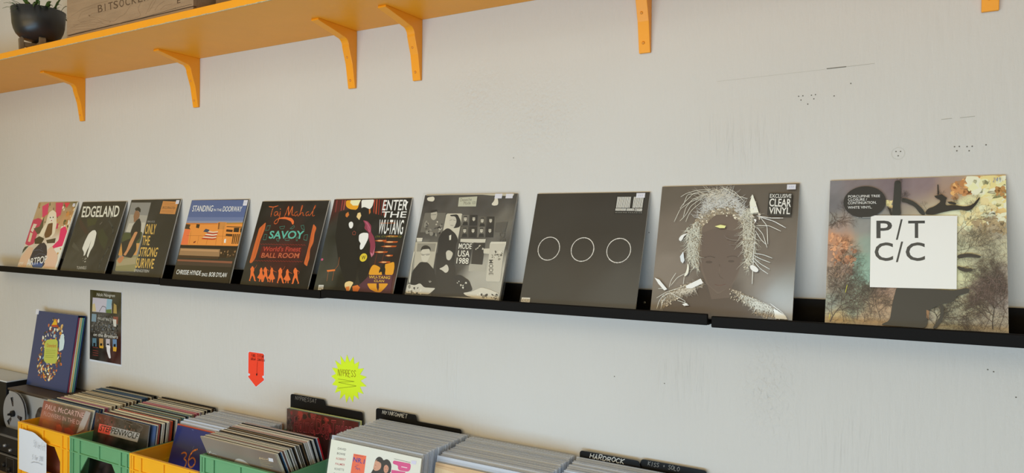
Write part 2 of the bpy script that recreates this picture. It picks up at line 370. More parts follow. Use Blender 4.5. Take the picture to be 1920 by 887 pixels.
# ---- sheets: corner, right axis, up axis, width, height (metres)
FRAME = {
 'artpop': ((-3.4707,-0.0966,1.3483),(1.00000,0.00000,-0.00039),(0.00039,0.28757,0.95776),0.315,0.315),
 'edgeland': ((-3.1172,-0.1003,1.3473),(1.00000,0.00000,0.00010),(-0.00010,0.29929,0.95416),0.315,0.315),
 'strong': ((-2.7684,-0.0877,1.3483),(1.00000,0.00000,-0.00026),(0.00026,0.25931,0.96579),0.315,0.315),
 'doorway': ((-2.3890,-0.0884,1.3433),(1.00000,0.00000,-0.00056),(0.00056,0.26145,0.96522),0.315,0.315),
 'savoy': ((-2.0054,-0.1024,1.3390),(1.00000,0.00000,-0.00112),(0.00112,0.30590,0.95206),0.315,0.315),
 'wutang': ((-1.6667,-0.0984,1.3408),(1.00000,0.00000,0.00212),(-0.00212,0.29326,0.95603),0.315,0.315),
 'mode': ((-1.3041,-0.1001,1.3496),(1.00000,0.00000,-0.00127),(0.00127,0.29881,0.95431),0.315,0.315),
 'rings': ((-0.9269,-0.1001,1.3475),(1.00000,0.00000,-0.00182),(0.00182,0.29873,0.95434),0.315,0.315),
 'vinyl': ((-0.5792,-0.0848,1.3549),(0.99999,0.00000,0.00326),(-0.00326,0.25026,0.96817),0.315,0.315),
 'ptcc': ((-0.1995,-0.0892,1.3612),(0.99994,0.00000,0.01060),(-0.01060,0.26422,0.96440),0.315,0.315),
 'paul': ((-2.9030,-0.3275,0.5769),(1.00000,0.00000,0.00000),(-0.00000,0.20791,0.97815),0.315,0.315),
 'steppen': ((-2.5685,-0.2934,0.5713),(1.00000,0.00000,0.00000),(-0.00000,0.12187,0.99255),0.315,0.315),
 'thirtysix': ((-2.1970,-0.2768,0.5772),(1.00000,0.00000,0.00000),(-0.00000,0.27564,0.96126),0.315,0.315),
 'grey': ((-1.8610,-0.2199,0.6442),(1.00000,0.00000,0.00000),(-0.00000,-0.40674,0.91355),0.315,0.315),
 'hound': ((-1.8500,-0.0322,0.6350),(1.00000,0.00000,0.00000),(-0.00000,0.00698,0.99998),0.315,0.315),
 'duet': ((-1.4430,-0.2927,0.6528),(1.00000,0.00000,0.00000),(-0.00000,0.17365,0.98481),0.315,0.315),
 'beige': ((-1.1220,-0.2505,0.6329),(1.00000,0.00000,0.00000),(-0.00000,0.20791,0.97815),0.315,0.315),
 'box': ((-3.4050,-0.0845,0.8551),(1.00000,0.00000,0.00000),(-0.00000,0.13917,0.99027),0.32,0.32),
 'div_a': ((-1.8530,-0.0120,0.6550),(1.00000,0.00000,0.00000),(-0.00000,0.00000,1.00000),0.318,0.34),
 'div_b': ((-1.4800,-0.0120,0.6580),(1.00000,0.00000,0.00000),(-0.00000,0.00000,1.00000),0.318,0.34),
 'div_c': ((-0.7870,-0.0180,0.6440),(1.00000,0.00000,0.00000),(-0.00000,0.00000,1.00000),0.335,0.34),
 'div_d': ((-0.7870,-0.0120,0.6480),(1.00000,0.00000,0.00000),(-0.00000,0.00000,1.00000),0.326,0.34),
 'poster': ((-3.0660,-0.0015,0.9870),(1.00000,0.00000,0.00000),(0.00000,0.00000,1.00000),0.225,0.292),
 'arrow': ((-2.0800,-0.0015,0.9900),(1.00000,0.00000,0.00000),(0.00000,0.00000,1.00000),0.092,0.126),
 'star': ((-1.6850,-0.0015,0.9920),(1.00000,0.00000,0.00000),(0.00000,0.00000,1.00000),0.16,0.158),
 'paper': ((-2.8950,-0.3500,0.6520),(1.00000,0.00000,0.00000),(0.00000,0.00000,1.00000),0.19,0.15),
 'woodcrate': ((-2.6680,-0.3100,2.1920),(1.00000,0.00000,0.00000),(0.00000,0.00000,1.00000),0.72,0.24),
}
# ---- inks on each sheet, tenths of a millimetre from its lower left corner
ART = {
 'artpop': [
  ["P","#d9c9b4",[0,0,3150,0,3150,3150,0,3150]],
  ["G",10,0.05,[[80,3098,"#b49a78"],[3110,3114,"#6b6a52"],[180,254,"#cfc4b4"],[3150,237,"#e6dccb"],[3070,2511,"#c79a70"],[3150,949,"#e8dfd6"]]],
  ["B",3,46,[0,3122,3150,3113,3150,2297,3150,1535,2532,1864,565,2287],["#3f3a30","#a87f52","#d9b98c","#5c5a3c","#e9ddc8","#c98a4c"],50,160],
  ["B",4,30,[2591,2295,3094,2468,3150,1201,3150,242,2414,1009],["#e8e0d6","#4b463e","#c8975c","#f0e8dd"],40,120],
  ["P","#c2385f",[0,2329,404,2420,780,2332,718,1229,371,1134,0,1214,0,1611]],
  ["P","#d43a6c",[407,2960,871,3127,1061,2599,727,2421]],
  ["P","#cf3d68",[1428,3122,2047,3125,2140,2554,1830,2423]],
  ["P","#d83a52",[2129,3115,2588,3111,2426,2859]],
  ["P","#e0246c",[2483,1949,2799,2059,3102,1785,3062,1193,2112,1001,2623,1438]],
  ["P","#c43a60",[1839,2204,2209,2163,2256,1947,1975,1901]],
  ["P","#d9cdbd",[159,2151,457,2130,320,1751,104,1837]],
  ["P","#d5c6a8",[118,1748,347,1707,386,1310,170,1328]],
  ["P","#57503f",[294,1929,724,2021,834,2510,1118,1761,774,1669]],
  ["P","#e8d9c4",[1141,2665,1379,2798,1730,2664,2056,2162,2151,1730,1969,1512,1665,1768,1359,2158,1325,1545,906,1583,1015,1935,1176,2201,1113,2510]],
  ["P","#6b4a34",[1374,2158,1723,2204,1946,1685,1791,1553,1507,1505,1327,1676]],
  ["P","#e9e2d8",[1302,2457,1416,2532,1693,2458,1711,2291,1542,2247,1350,2334]],
  ["P","#3a322c",[1326,2457,1394,2475,1445,2413,1372,2404]],
  ["P","#3a322c",[1551,2475,1644,2475,1659,2422,1586,2414]],
  ["P","#a8323c",[1502,2317,1606,2326,1600,2282,1522,2282]],
  ["P","#3c352c",[667,1447,985,1584,1441,1482,1348,1242,798,1230]],
  ["P","#4b4238",[1634,1420,2349,1519,2395,1306,1799,1273]],
  ["P","#d9b59a",[0,550,398,1090,783,1055,897,538,658,141,0,156]],
  ["P","#e0bda6",[1999,999,2242,1175,2929,770,3150,237,2135,177,2081,661]],
  ["P","#39433c",[0,944,75,1083,371,1134,21,773]],
  ["P","#20243c",[1192,1239,1543,1311,1823,1166,2059,830,2126,324,1972,192,1271,186,792,578,875,971]],
  ["P","#3a5a9c",[1026,391,1989,425,2010,193,1309,188]],
  ["L","#7d8db8",6,[989,584,1446,813,2020,765]],
  ["L","#7d8db8",6,[900,928,1345,982,1704,906]],
  ["E","#8fa0c8",1462,1050,10,10,0],
  ["T","#f2f0ea","ARTPOP",[724,230,2248,442,615,538],12],
  ["T","#e8e4dc","LADY",[-102,178,441,228,-161,351],0],
  ["P","#e9e5da",[3110,3114,3150,3113,3150,217,3026,211]],
 ],
 'edgeland': [
  ["P","#1c1b18",[0,0,3150,0,3150,3150,0,3150]],
  ["G",14,0.01,[[117,3109,"#262520"],[2631,3083,"#1d1c18"],[2310,1461,"#22241d"],[447,308,"#3a3a37"],[1154,885,"#3b3b38"],[2752,394,"#24241f"],[2837,1938,"#2a2c2c"],[158,2033,"#221c1c"]]],
  ["P","#3a3f22",[719,2404,1515,2446,1465,2164,978,2060]],
  ["P","#3a2026",[67,2444,324,2362,1168,1840,1030,1718,438,2036]],
  ["P","#32381f",[1771,1847,2083,2009,2700,1585,2707,1082,2221,1381]],
  ["L","#3c4040",60,[2287,2367,2776,2054,2918,1783]],
  ["L","#3c4040",60,[2945,1242,2765,853,2652,581,2729,317]],
  ["P","#484844",[292,1182,636,1070,1043,961,706,1191,317,1384]],
  ["P","#e9e3dc",[1405,1903,1595,1925,1759,1808,1800,1610,1838,1295,1802,1177,1734,1057,1709,861,1706,744,1598,819,1569,1053,1573,1290,1544,1527,1549,1210,1481,1090,1444,853,1365,812,1312,968,1090,1120,1117,1439,1212,1761]],
  ["L","#cfc7c0",8,[1799,2166,1912,2267]],
  ["L","#cfc7c0",8,[1332,811,1355,890]],
  ["L","#cfc7c0",8,[1520,777,1596,701]],
  ["B",9,7,[1286,711,1618,721,1648,547,1417,598],["#e9e3dc"],15,35],
  ["T","#ece6da","EDGELAND",[269,2486,2928,2507,149,2950],16],
  ["L","#ece6da",16,[2298,2846,2164,2726,2442,2447]],
  ["L","#ece6da",16,[2495,2845,2606,2507]],
  ["T","#c9c6be","TUNNELS",[1168,256,1842,282,1129,372],2],
 ],
 'strong': [
  ["P","#262628",[0,0,3150,0,3150,3150,0,3150]],
  ["G",8,0.01,[[68,3128,"#2a2b2c"],[3113,3094,"#2c2c2d"],[2792,1774,"#242629"],[3150,193,"#33312f"],[643,161,"#3a3f44"]]],
  ["P","#8c8c8a",[37,3046,1335,3033,1394,289,203,260]],
  ["P","#a7a49c",[185,2552,1342,2510,1371,1834,156,1859]],
  ["P","#c2beb2",[246,2185,1300,2230,1369,1794,198,1840]],
  ["P","#4a5236",[107,1818,544,1803,1236,1852,1285,1813,1313,1595,1269,1397,86,1414,61,1696]],
  ["P","#c7924e",[90,1406,462,1389,333,859,105,893]],
  ["P","#d29a5a",[982,1392,1301,1398,1279,926,993,918]],
  ["P","#8f8a64",[105,773,1405,930,1487,292,161,279]],
  ["P","#a89c7c",[66,712,1309,857,1364,578,148,456]],
  ["P","#2a2620",[378,2797,577,2869,780,2774,817,2612,630,2714,521,2694,446,2714]],
  ["P","#8f6a50",[446,2714,652,2693,793,2591,829,2430,647,2248,534,2235,487,2389,419,2470,433,2592]],
  ["P","#1f1f20",[851,2410,1061,2189,1164,1871,1217,1594,1045,1472,1196,1120,1012,801,398,861,554,1104,671,1585,502,1823,544,2106,686,2308]],
  ["P","#c98e62",[787,1846,980,1849,809,1269,593,867,396,941,611,1424]],
  ["P","#c08058",[389,881,545,826,437,625,333,562,117,674,171,775]],
  ["L","#d9c39a",6,[489,1102,625,1165]],
  ["P","#2a2320",[86,1414,639,1584,554,1104,398,861]],
  ["L","#8d98a0",6,[113,237,1371,268]],
  ["L","#8d98a0",6,[140,179,1144,201]],
  ["T","#dcb45e","ONLY",[1447,1775,2119,1772,1378,2167],14],
  ["T","#dcb45e","THE",[1452,1342,1928,1333,1380,1707],14],
  ["T","#dcb45e","STRONG",[1421,891,2538,901,1430,1243],14],
  ["T","#dcb45e","SURVIVE",[1409,444,2541,449,1360,812],14],
  ["T","#c9c9c6","SPRINGSTEEN",[1399,277,2332,289,1387,377],3],
  ["T","#9c9c9c","BRUCE",[1440,2231,1902,2225,1429,2303],0],
  ["PART","hype_sticker"],
  ["P","#d7914a",[2081,3085,3041,3048,3023,2556,2068,2581]],
  ["T","#3a2a1c","BRUCE SPRINGSTEEN",[2157,2775,2947,2751,2154,2874],4],
  ["L","#5a3e22",7,[2176,3005,2858,2979]],
  ["L","#5a3e22",7,[2234,2937,2916,2908]],
  ["L","#5a3e22",7,[2159,2708,2913,2685]],
  ["L","#5a3e22",7,[2148,2660,2902,2634]],
 ],
 'doorway': [
  ["P","#3a3834",[0,0,3150,0,3150,3150,0,3150]],
  ["P","#5a6a96",[12,3150,3122,3130,3106,2281,0,2263]],
  ["P","#6d7ba3",[0,2494,3115,2498,3106,2281,0,2263]],
  ["P","#8a8fa6",[0,2352,3116,2364,3106,2281,0,2263]],
  ["P","#e2924a",[0,2271,1790,2281,1834,2320,2223,2314,2273,2284,3117,2296,3150,1460,0,1437]],
  ["P","#c77a3c",[0,2271,1790,2281,1796,2234,0,2214]],
  ["P","#b8863e",[2271,2291,3113,2307,3116,2251,2261,2237]],
  ["P","#e8764c",[0,2029,345,2033,345,1794,413,1458,0,1449]],
  ["P","#4a3b30",[0,2231,277,2212,261,2092,345,2033,2,2049]],
  ["P","#3d342c",[619,2235,817,2220,810,2077,636,2095]],
  ["P","#c98a4c",[1837,2313,2223,2314,2242,2052,1862,2048]],
  ["P","#8a5a34",[1816,2289,1902,2290,1942,2049,1874,2048]],
  ["P","#4a3420",[2337,2053,2678,2038,2684,1954,2344,1969]],
  ["P","#4a3420",[2371,1892,2720,1882,2727,1798,2375,1816]],
  ["P","#3a3128",[2723,2114,2998,2117,3014,1954,2738,1958]],
  ["P","#3a3128",[3058,2098,3127,2107,3137,1948,3080,1955]],
  ["P","#4a3826",[2746,1886,2807,1887,2837,1528,2790,1535]],
  ["P","#4a3826",[2840,1887,2900,1888,2929,1530,2883,1537]],
  ["P","#4a3826",[2938,1889,2998,1889,3027,1532,2981,1539]],
  ["P","#4a3826",[3036,1890,3096,1891,3125,1534,3079,1541]],
  ["P","#5b4a34",[2314,2168,3149,2152,3149,2122,2313,2138]],
  ["L","#7a4a26",7,[224,1792,1090,1805]],
  ["L","#7a4a26",7,[1093,1797,3131,1805]],
  ["L","#7a4a26",7,[405,1954,484,1479]],
  ["L","#7a4a26",7,[920,1782,941,1488]],
  ["L","#7a4a26",7,[1425,1771,1444,1480]],
  ["L","#7a4a26",7,[1920,1759,1954,1471]],
  ["L","#7a4a26",7,[2145,2167,2303,1479]],
  ["P","#e9e3dc",[2352,1689,2446,1710,2471,1558,2374,1564]],
  ["P","#3f4a5e",[1201,2061,1420,2024,1412,1919,1105,1954]],
  ["P","#e0c9b0",[1434,1985,1648,1957,1925,1983,1926,1933,1636,1910,1335,1937]],
  ["P","#b5402c",[1383,1934,1666,1906,1921,1933,1921,1882,1654,1859,1284,1886]],
  ["P","#e8d6c0",[1332,1882,1684,1856,1916,1882,1916,1832,1672,1809,1232,1834]],
  ["P","#b5402c",[1280,1831,1702,1806,1911,1832,1912,1782,1690,1759,1181,1782]],
  ["P","#e0c9b0",[1229,1779,1720,1756,1906,1782,1907,1732,1708,1709,1129,1731]],
  ["P","#b5402c",[1177,1728,1738,1706,1901,1732,1902,1682,1726,1659,1077,1679]],
  ["P","#7b2f22",[705,1562,821,1604,801,1544,711,1515]],
  ["P","#2e2924",[0,1437,3150,1460,3150,1367,0,1329]],
  ["P","#9a7a5a",[39,1318,2256,1325,2310,1062,51,1053]],
  ["P","#b8906a",[81,1292,2198,1297,2211,1229,76,1224]],
  ["P","#3b302a",[2256,1325,3150,1367,3150,1050,2324,1024]],
  ["B",12,16,[2314,1289,3136,1310,3110,1067,2400,1045],["#8a6a4c","#2a2420","#a5825e","#5a4636"],30,60],
  ["P","#4b3a30",[55,1041,2313,1054,2284,978,56,962]],
  ["P","#8a5a48",[51,895,3053,917,3057,842,47,828]],
  ["P","#4a3f3a",[68,821,3079,840,3069,713,72,687]],
  ["P","#35312e",[72,687,3069,713,3109,127,1,89]],
  ["T","#f0ede6","STANDING",[183,2716,1345,2713,172,2940],8],
  ["T","#f0ede6","IN THE",[1413,2721,1836,2719,1397,2812],5],
  ["T","#f0ede6","DOORWAY",[1896,2711,2910,2701,1887,2900],8],
  ["T","#ece9e2","CHRISSIE HYNDE",[167,350,1539,359,164,514],7],
  ["T","#ece9e2","SINGS",[1605,335,1920,338,1592,449],5],
  ["T","#ece9e2","BOB DYLAN",[1993,341,2909,356,2006,492],8],
 ],
 'savoy': [
  ["P","#2c2522",[0,0,3150,0,3150,3150,0,3150]],
  ["G",8,0.01,[[36,3150,"#2b2624"],[3115,3120,"#242028"],[1753,1467,"#4a241e"],[1560,2013,"#3a2520"],[290,240,"#3a3936"],[3032,304,"#2c2a2a"],[2682,2573,"#26222a"]]],
  ["P","#c8683c",[200,2178,455,2405,489,2160,416,1755,424,1433,405,1113,298,950,172,954,181,1106,183,1548,199,1953]],
  ["L","#8a3c20",10,[360,2281,332,1753,321,1110]],
  ["P","#c8683c",[2701,2359,2888,2225,2860,2032,2910,1726,2834,1495,2909,1194,2884,1043,2897,930,2715,1018,2734,1340,2734,1645,2708,2029]],
  ["L","#8a3c20",10,[2759,2185,2771,1685,2822,1078]],
  ["L","#e2713f",30,[403,2960,625,2938,831,2986]],
  ["L","#e2713f",30,[625,2938,601,2773,621,2610]],
  ["L","#e2713f",30,[880,2773,768,2773,750,2671,825,2618,909,2691,907,2773,948,2630,996,2651]],
  ["L","#e2713f",30,[1018,2773,1049,2610,1026,2367,900,2334,846,2407,947,2509,1207,2550]],
  ["L","#e2713f",30,[981,2875,997,2862]],
  ["L","#e2713f",32,[1284,2610,1319,2772,1350,2995,1458,2611,1540,2993,1605,2651,1713,2651]],
  ["L","#e2713f",24,[1831,2771,1731,2751,1723,2651,1806,2611,1863,2711,1879,2631,1947,2619,1978,2731,2018,2970,1965,3002,1985,2631,2015,2731,2103,2750,2133,2631,2189,2651]],
  ["L","#e2713f",24,[2348,2770,2250,2750,2252,2651,2330,2620,2378,2710,2395,2628,2460,2651,2546,2828,2614,2966,2568,2998,2540,2848,2553,2651,2607,2612,2659,2644]],
  ["P","#e2713f",[988,2549,1302,2590,1640,2551,1799,2432,1799,2325,1746,2324,1655,2431,1385,2510,1108,2521]],
  ["L","#4fa090",9,[564,2263,724,2284,700,2122,540,2100,564,2263]],
  ["L","#4fa090",9,[1181,2240,1415,2270,1397,2170,1234,2168,1181,2240]],
  ["L","#4fa090",9,[1689,2181,1836,2293,1883,2235,1798,2174,1689,2181]],
  ["L","#4fa090",9,[2155,2288,2280,2305,2372,2141,2244,2179,2155,2288]],
  ["L","#4fa090",9,[548,1777,545,1967,676,1961,687,1780,548,1777]],
  ["L","#4fa090",9,[1569,1836,1772,1867,1794,1773,1619,1770,1569,1836]],
  ["L","#4fa090",9,[2083,1884,2139,1904,2175,1769,2123,1768,2083,1884]],
  ["L","#4fa090",9,[2420,1967,2568,1989,2594,1788,2446,1813,2420,1967]],
  ["L","#4fa090",9,[1166,1828,1332,1820,1306,1740,1232,1750,1166,1828]],
  ["T","#5fb0a0","SAVOY",[796,1830,2408,1851,778,2091],22],
  ["L","#a8443a",10,[456,1647,543,1595,591,1648,677,1596,724,1649,810,1598,857,1649,942,1599,989,1650,1074,1600,1120,1651,1204,1601,1251,1652,1334,1602,1381,1653,1464,1603,1510,1654,1592,1604,1638,1655,1720,1605,1766,1656,1847,1606,1893,1657,1974,1607,2020,1658,2100,1608,2145,1658,2225,1609,2270,1659,2349,1610,2395,1660,2473,1611,2518,1661,2596,1612]],
  ["L","#a8443a",10,[339,1064,426,1014,473,1067,559,1017,606,1069,692,1020,739,1072,824,1022,871,1074,955,1025,1002,1077,1086,1028,1133,1079,1216,1030,1262,1082,1345,1033,1391,1084,1474,1035,1520,1087,1601,1038,1647,1089,1729,1041,1774,1091,1855,1043,1901,1094,1981,1046,2026,1096,2106,1048,2151,1099,2230,1051,2275,1101,2354,1053,2399,1103,2477,1056,2521,1106,2599,1058,2644,1108]],
  ["P","#5e2a24",[582,1537,2454,1562,2481,1180,584,1159]],
  ["T","#b84a40","World's Finest",[668,1380,2426,1416,665,1539],10],
  ["T","#c06a4c","BALL ROOM",[681,1154,2424,1194,679,1320],8],
  ["P","#e2713f",[353,843,408,845,437,807,490,779,523,692,496,652,550,585,645,482,699,377,760,360,698,343,651,355,563,478,482,543,470,464,438,364,491,338,391,342,403,382,400,500,381,588,357,685,303,752,344,793]],
  ["L","#e2713f",12,[480,769,558,821,570,901]],
  ["P","#e2713f",[795,811,857,813,881,765,919,738,928,640,1059,510,1107,454,1007,430,1052,346,1002,333,966,428,912,426,931,340,877,337,882,434,731,466,798,547,820,636,770,732,796,772]],
  ["L","#e2713f",11,[909,727,1005,692,1093,677]],
  ["P","#e2713f",[1032,842,978,840,978,800,948,770,981,684,1035,647,1033,579,1019,472,1044,366,998,345,1070,334,1105,350,1099,475,1128,544,1197,470,1298,379,1269,348,1358,362,1318,399,1236,511,1191,596,1142,690,1144,758,1076,795]],
  ["L","#e2713f",12,[1114,767,1239,723,1210,654]],
  ["P","#e2713f",[1297,830,1359,833,1384,784,1423,755,1431,655,1563,521,1612,463,1510,439,1555,351,1504,339,1469,437,1414,434,1432,345,1377,343,1383,443,1230,476,1298,559,1320,650,1270,749,1297,790]],
  ["L","#e2713f",11,[1412,745,1509,708,1599,692]],
  ["L","#e2713f",12,[1329,735,1256,876]],
  ["P","#e2713f",[1696,841,1750,843,1778,804,1829,776,1861,688,1834,647,1885,580,1977,475,2029,370,2089,353,2027,335,1982,348,1897,472,1818,537,1806,457,1773,357,1824,330,1726,335,1739,375,1737,494,1719,582,1698,681,1646,749,1686,790]],
  ["L","#e2713f",12,[1819,766,1897,819,1909,899]],
  ["P","#e2713f",[2035,810,2093,812,2116,765,2152,738,2159,644,2281,517,2326,462,2230,439,2272,356,2225,345,2192,437,2141,435,2157,351,2106,348,2112,443,1970,474,2034,553,2056,639,2010,732,2035,772]],
  ["L","#e2713f",11,[2142,728,2232,694,2315,679]],
  ["P","#e2713f",[2421,869,2366,867,2366,826,2335,794,2367,704,2422,665,2418,594,2402,482,2426,371,2378,349,2452,337,2488,354,2484,485,2514,558,2583,480,2684,384,2654,352,2745,367,2705,405,2623,522,2579,611,2531,711,2534,782,2466,820]],
  ["L","#e2713f",12,[2503,791,2630,745,2599,673]],
 ],
 'wutang': [
  ["P","#1d1b1a",[0,0,3150,0,3150,3150,0,3150]],
  ["G",10,0.01,[[104,3070,"#4a2a26"],[146,1475,"#3f403c"],[499,2101,"#363734"],[233,661,"#45463f"],[1401,1704,"#1a1817"],[2779,2515,"#1c1818"],[3033,397,"#5a3a38"],[1284,310,"#30302c"],[3028,1155,"#30221f"],[1894,2314,"#1c1616"]]],
  ["P","#7c3a3a",[89,3121,155,3120,194,2729,146,2708]],
  ["P","#5a2a2a",[199,3120,265,3119,296,2753,248,2733]],
  ["P","#8a3c3c",[336,3118,401,3117,424,2778,376,2757]],
  ["P","#a05048",[444,3116,509,3115,525,2802,477,2782]],
  ["P","#a03c30",[1676,3123,1722,3123,1801,2658,1755,2679]],
  ["P","#c0583c",[1768,3122,1814,3121,1898,2638,1852,2658]],
  ["P","#8a3028",[1870,3120,1916,3120,2004,2617,1958,2638]],
  ["P","#6a2420",[1982,3119,2027,3118,2120,2597,2074,2617]],
  ["P","#a0483a",[2093,3117,2138,3116,2234,2576,2189,2596]],
  ["P","#e0a030",[517,3107,1108,3119,1085,2827,945,2766,655,2852,550,2937]],
  ["P","#efe2b8",[714,3112,1136,3115,1066,2932,855,2934,714,3020]],
  ["P","#e9e4de",[1162,3114,1687,3123,1664,2884,1524,2742,1380,2701,1248,2805]],
  ["P","#151413",[314,2728,774,2809,1097,2786,1329,2888,1723,2761,1890,2516,1659,2435,1230,2311,1264,1823,1589,1031,1642,484,1240,465,798,1085,399,1892]],
  ["P","#c8763c",[629,2663,718,2726,785,2621,719,2538,643,2580]],
  ["P","#e2c890",[1126,2682,1223,2706,1295,2599,1252,2455,1109,2558]],
  ["P","#c8763c",[1548,2803,1604,2823,1648,2700,1603,2639]],
  ["P","#f0ece2",[846,2372,950,2413,1044,2343,1051,2208,958,2166,865,2269]],
  ["L","#b85a4c",9,[1087,2044,1134,2098,1218,2058,1221,1976,1127,1975,1087,2044]],
  ["P","#f4f2ee",[1373,1986,1510,2048,1741,2039,1782,1871,1730,1710,1654,1529,1550,1498,1504,1625,1528,1706,1419,1785]],
  ["P","#8a3f52",[1397,2455,1613,2414,1794,2273,1834,2072,2002,1913,2115,1677,2150,1362,2073,1282,1967,1397,1917,1673,1776,1911,1753,2051,1522,2190,1539,2312]],
  ["P","#b05a74",[1452,2443,1624,2374,1786,2192,1814,2051,1733,2071,1590,2313]],
  ["P","#c88090",[1981,1437,2126,1362,2126,1638,2118,1519,2063,1281]],
  ["L","#3a1a24",9,[1776,1911,1881,1712,1903,1356]],
  ["L","#3a1a24",9,[1600,2313,1767,2132]],
  ["E","#d8c040",1752,1265,145,130,0],
  ["T","#2a2410","W",[1684,1200,1852,1213,1671,1318],10],
  ["P","#151413",[1718,1114,1956,1161,2083,969,2045,657,1862,416,1677,719]],
  ["L","#c8784c",8,[433,798,702,840]],
  ["L","#c8784c",8,[453,783,479,470]],
  ["L","#c8784c",8,[680,807,698,500]],
  ["L","#c8784c",8,[702,840,811,1005,777,1246]],
  ["P","#d87840",[372,820,706,861,732,809,416,765]],
  ["E","#b85a78",71,1152,50,40,0],
  ["P","#b8582c",[2054,1795,2222,1833,2519,1826,2500,1786,2240,1766]],
  ["P","#f0c08a",[2141,1804,2227,1817,2376,1812,2352,1792,2235,1786]],
  ["P","#b8582c",[2389,1761,2599,1800,2962,1794,2936,1754,2616,1733]],
  ["P","#f0c08a",[2497,1770,2603,1784,2786,1779,2755,1759,2611,1753]],
  ["P","#b8582c",[2337,1622,2562,1662,2948,1658,2920,1618,2579,1596]],
  ["P","#f0c08a",[2452,1632,2566,1646,2760,1642,2727,1622,2574,1615]],
  ["P","#b8582c",[2119,1440,2316,1480,2658,1477,2635,1437,2334,1414]],
  ["P","#f0c08a",[2220,1450,2320,1465,2493,1461,2464,1441,2328,1433]],
  ["P","#b8582c",[2406,1939,2602,1976,2941,1969,2918,1929,2619,1910]],
  ["P","#f0c08a",[2507,1948,2606,1961,2777,1955,2748,1935,2614,1929]],
  ["P","#b8582c",[2577,1342,2683,1380,2877,1374,2868,1335,2700,1315]],
  ["P","#f0c08a",[2633,1352,2687,1365,2785,1360,2771,1340,2695,1334]],
  ["P","#b8582c",[2379,1135,2543,1175,2833,1172,2815,1133,2561,1109]],
  ["P","#f0c08a",[2464,1145,2547,1159,2693,1156,2670,1136,2556,1129]],
  ["L","#9a4a34",8,[2485,1920,2475,1527]],
  ["L","#9a4a34",8,[2252,1443,2258,1053]],
  ["L","#9a4a34",8,[2548,1529,2504,1139]],
  ["P","#5a3a44",[1774,373,2170,739,3021,812,3081,212,1827,183]],
  ["P","#dc9a34",[2177,1043,2282,1054,2487,983,2535,877,2509,753,2097,737,2114,912]],
  ["P","#dc9a34",[2976,1173,3029,1002,3031,774,2724,762,2708,953,2573,1063,2754,1108]],
  ["P","#dc9a34",[2464,925,2555,947,2615,757,2437,750]],
  ["P","#241a18",[2535,1024,2649,1143,2700,761,2634,758,2565,871,2489,791,2474,886]],
  ["P","#dc9a34",[2109,474,2932,513,2846,388,2696,229,2501,238,2262,313]],
  ["P","#4a3038",[2482,492,2568,496,2609,376,2601,262,2514,371]],
  ["T","#dcb048","WU-TANG",[2141,630,2950,646,2138,715],12],
  ["T","#dcb048","CLAN",[2363,536,2747,546,2365,601],12],
  ["P","#f0c890",[1240,465,1403,520,1592,481,1525,361,1494,204,1352,255,1248,348]],
  ["P","#d8783c",[1565,363,1763,412,1883,340,1822,202,1631,204]],
  ["P","#e0884c",[1304,331,1450,358,1474,184,1363,217]],
  ["T","#e9e6e2","ENTER",[2095,2767,3053,2768,2079,3093],12],
  ["T","#e9e6e2","THE",[2111,2536,3073,2531,2110,2726],10],
  ["T","#e9e6e2","WU-TANG",[2121,2027,3073,2013,2084,2467],12],
  ["T","#7a7c3c","(36 CHAMBERS)",[2054,1906,3051,1912,2064,1962],2],
  ["L","#e07840",10,[2134,2355,2723,2357]],
  ["P","#d8d6d0",[182,336,393,346,410,187,199,177]],
  ["L","#1a1a1a",10,[214,302,383,310]],
  ["T","#1a1a1a","ADVISORY",[219,198,393,206,215,282],6],
  ["P","#f0eeea",[2899,3041,3058,3039,3007,2952,3011,2840,2939,2880,3007,2952]],
 ],
 'mode': [
  ["P","#4a4743",[0,0,3150,0,3150,3150,0,3150]],
  ["G",12,0.02,[[57,3114,"#3f3c3a"],[3042,3073,"#4a4744"],[2391,2757,"#4a4744"],[2828,2356,"#6a665e"],[2390,589,"#a8a49a"],[2937,920,"#b4afa2"],[0,1291,"#a09c90"],[689,906,"#3a3836"],[1400,934,"#383634"],[175,2005,"#4f4c48"],[3150,1773,"#55524e"],[1921,1947,"#4c4946"]]],
  ["P","#b8b1a0",[8,1700,789,1716,828,831,152,884]],
  ["P","#8f8a7e",[82,1668,748,1682,757,1436,119,1419]],
  ["P","#c9c3b2",[906,2576,1467,2575,1473,1758,1351,1776,1154,2018,903,1952]],
  ["P","#6c6860",[132,2597,876,2597,894,1994,100,2004]],
  ["B",21,26,[219,2343,803,2387,860,1931,191,1942],["#2d2b29","#8c887e","#b8b2a4","#4a4744"],30,80],
  ["P","#b0aa9c",[328,2661,510,2690,587,2576,577,2407,488,2365,383,2428]],
  ["P","#2d2b29",[304,2674,532,2703,582,2639,343,2597]],
  ["L","#2d2b29",9,[373,2534,545,2542]],
  ["P","#2d2b29",[1020,2140,865,2014,792,1806,901,1237,1034,1080,1503,1097,1449,1657,1483,1819,1353,1979,1130,2120]],
  ["P","#2b2927",[1036,2534,1296,2555,1460,2349,1473,2185,1340,2143,1221,2142,1318,2348,1238,2492,1070,2492]],
  ["P","#c4beb0",[1051,2471,1211,2505,1318,2348,1269,2142,1148,2149,1054,2285,1041,2409]],
  ["L","#2d2b29",9,[1074,2368,1142,2389]],
  ["L","#2d2b29",9,[1191,2381,1266,2368]],
  ["L","#2d2b29",9,[1131,2223,1228,2216]],
  ["P","#d9d4c6",[1153,1915,1218,1945,1242,1794,1188,1781]],
  ["P","#36332f",[238,1443,277,1589,417,1625,582,1555,621,1433,494,1511,327,1486]],
  ["P","#c9c3b4",[277,1485,568,1513,631,1310,563,1124,472,1092,353,1178,288,1341]],
  ["L","#2b2927",10,[286,1349,413,1336,445,1345,605,1358]],
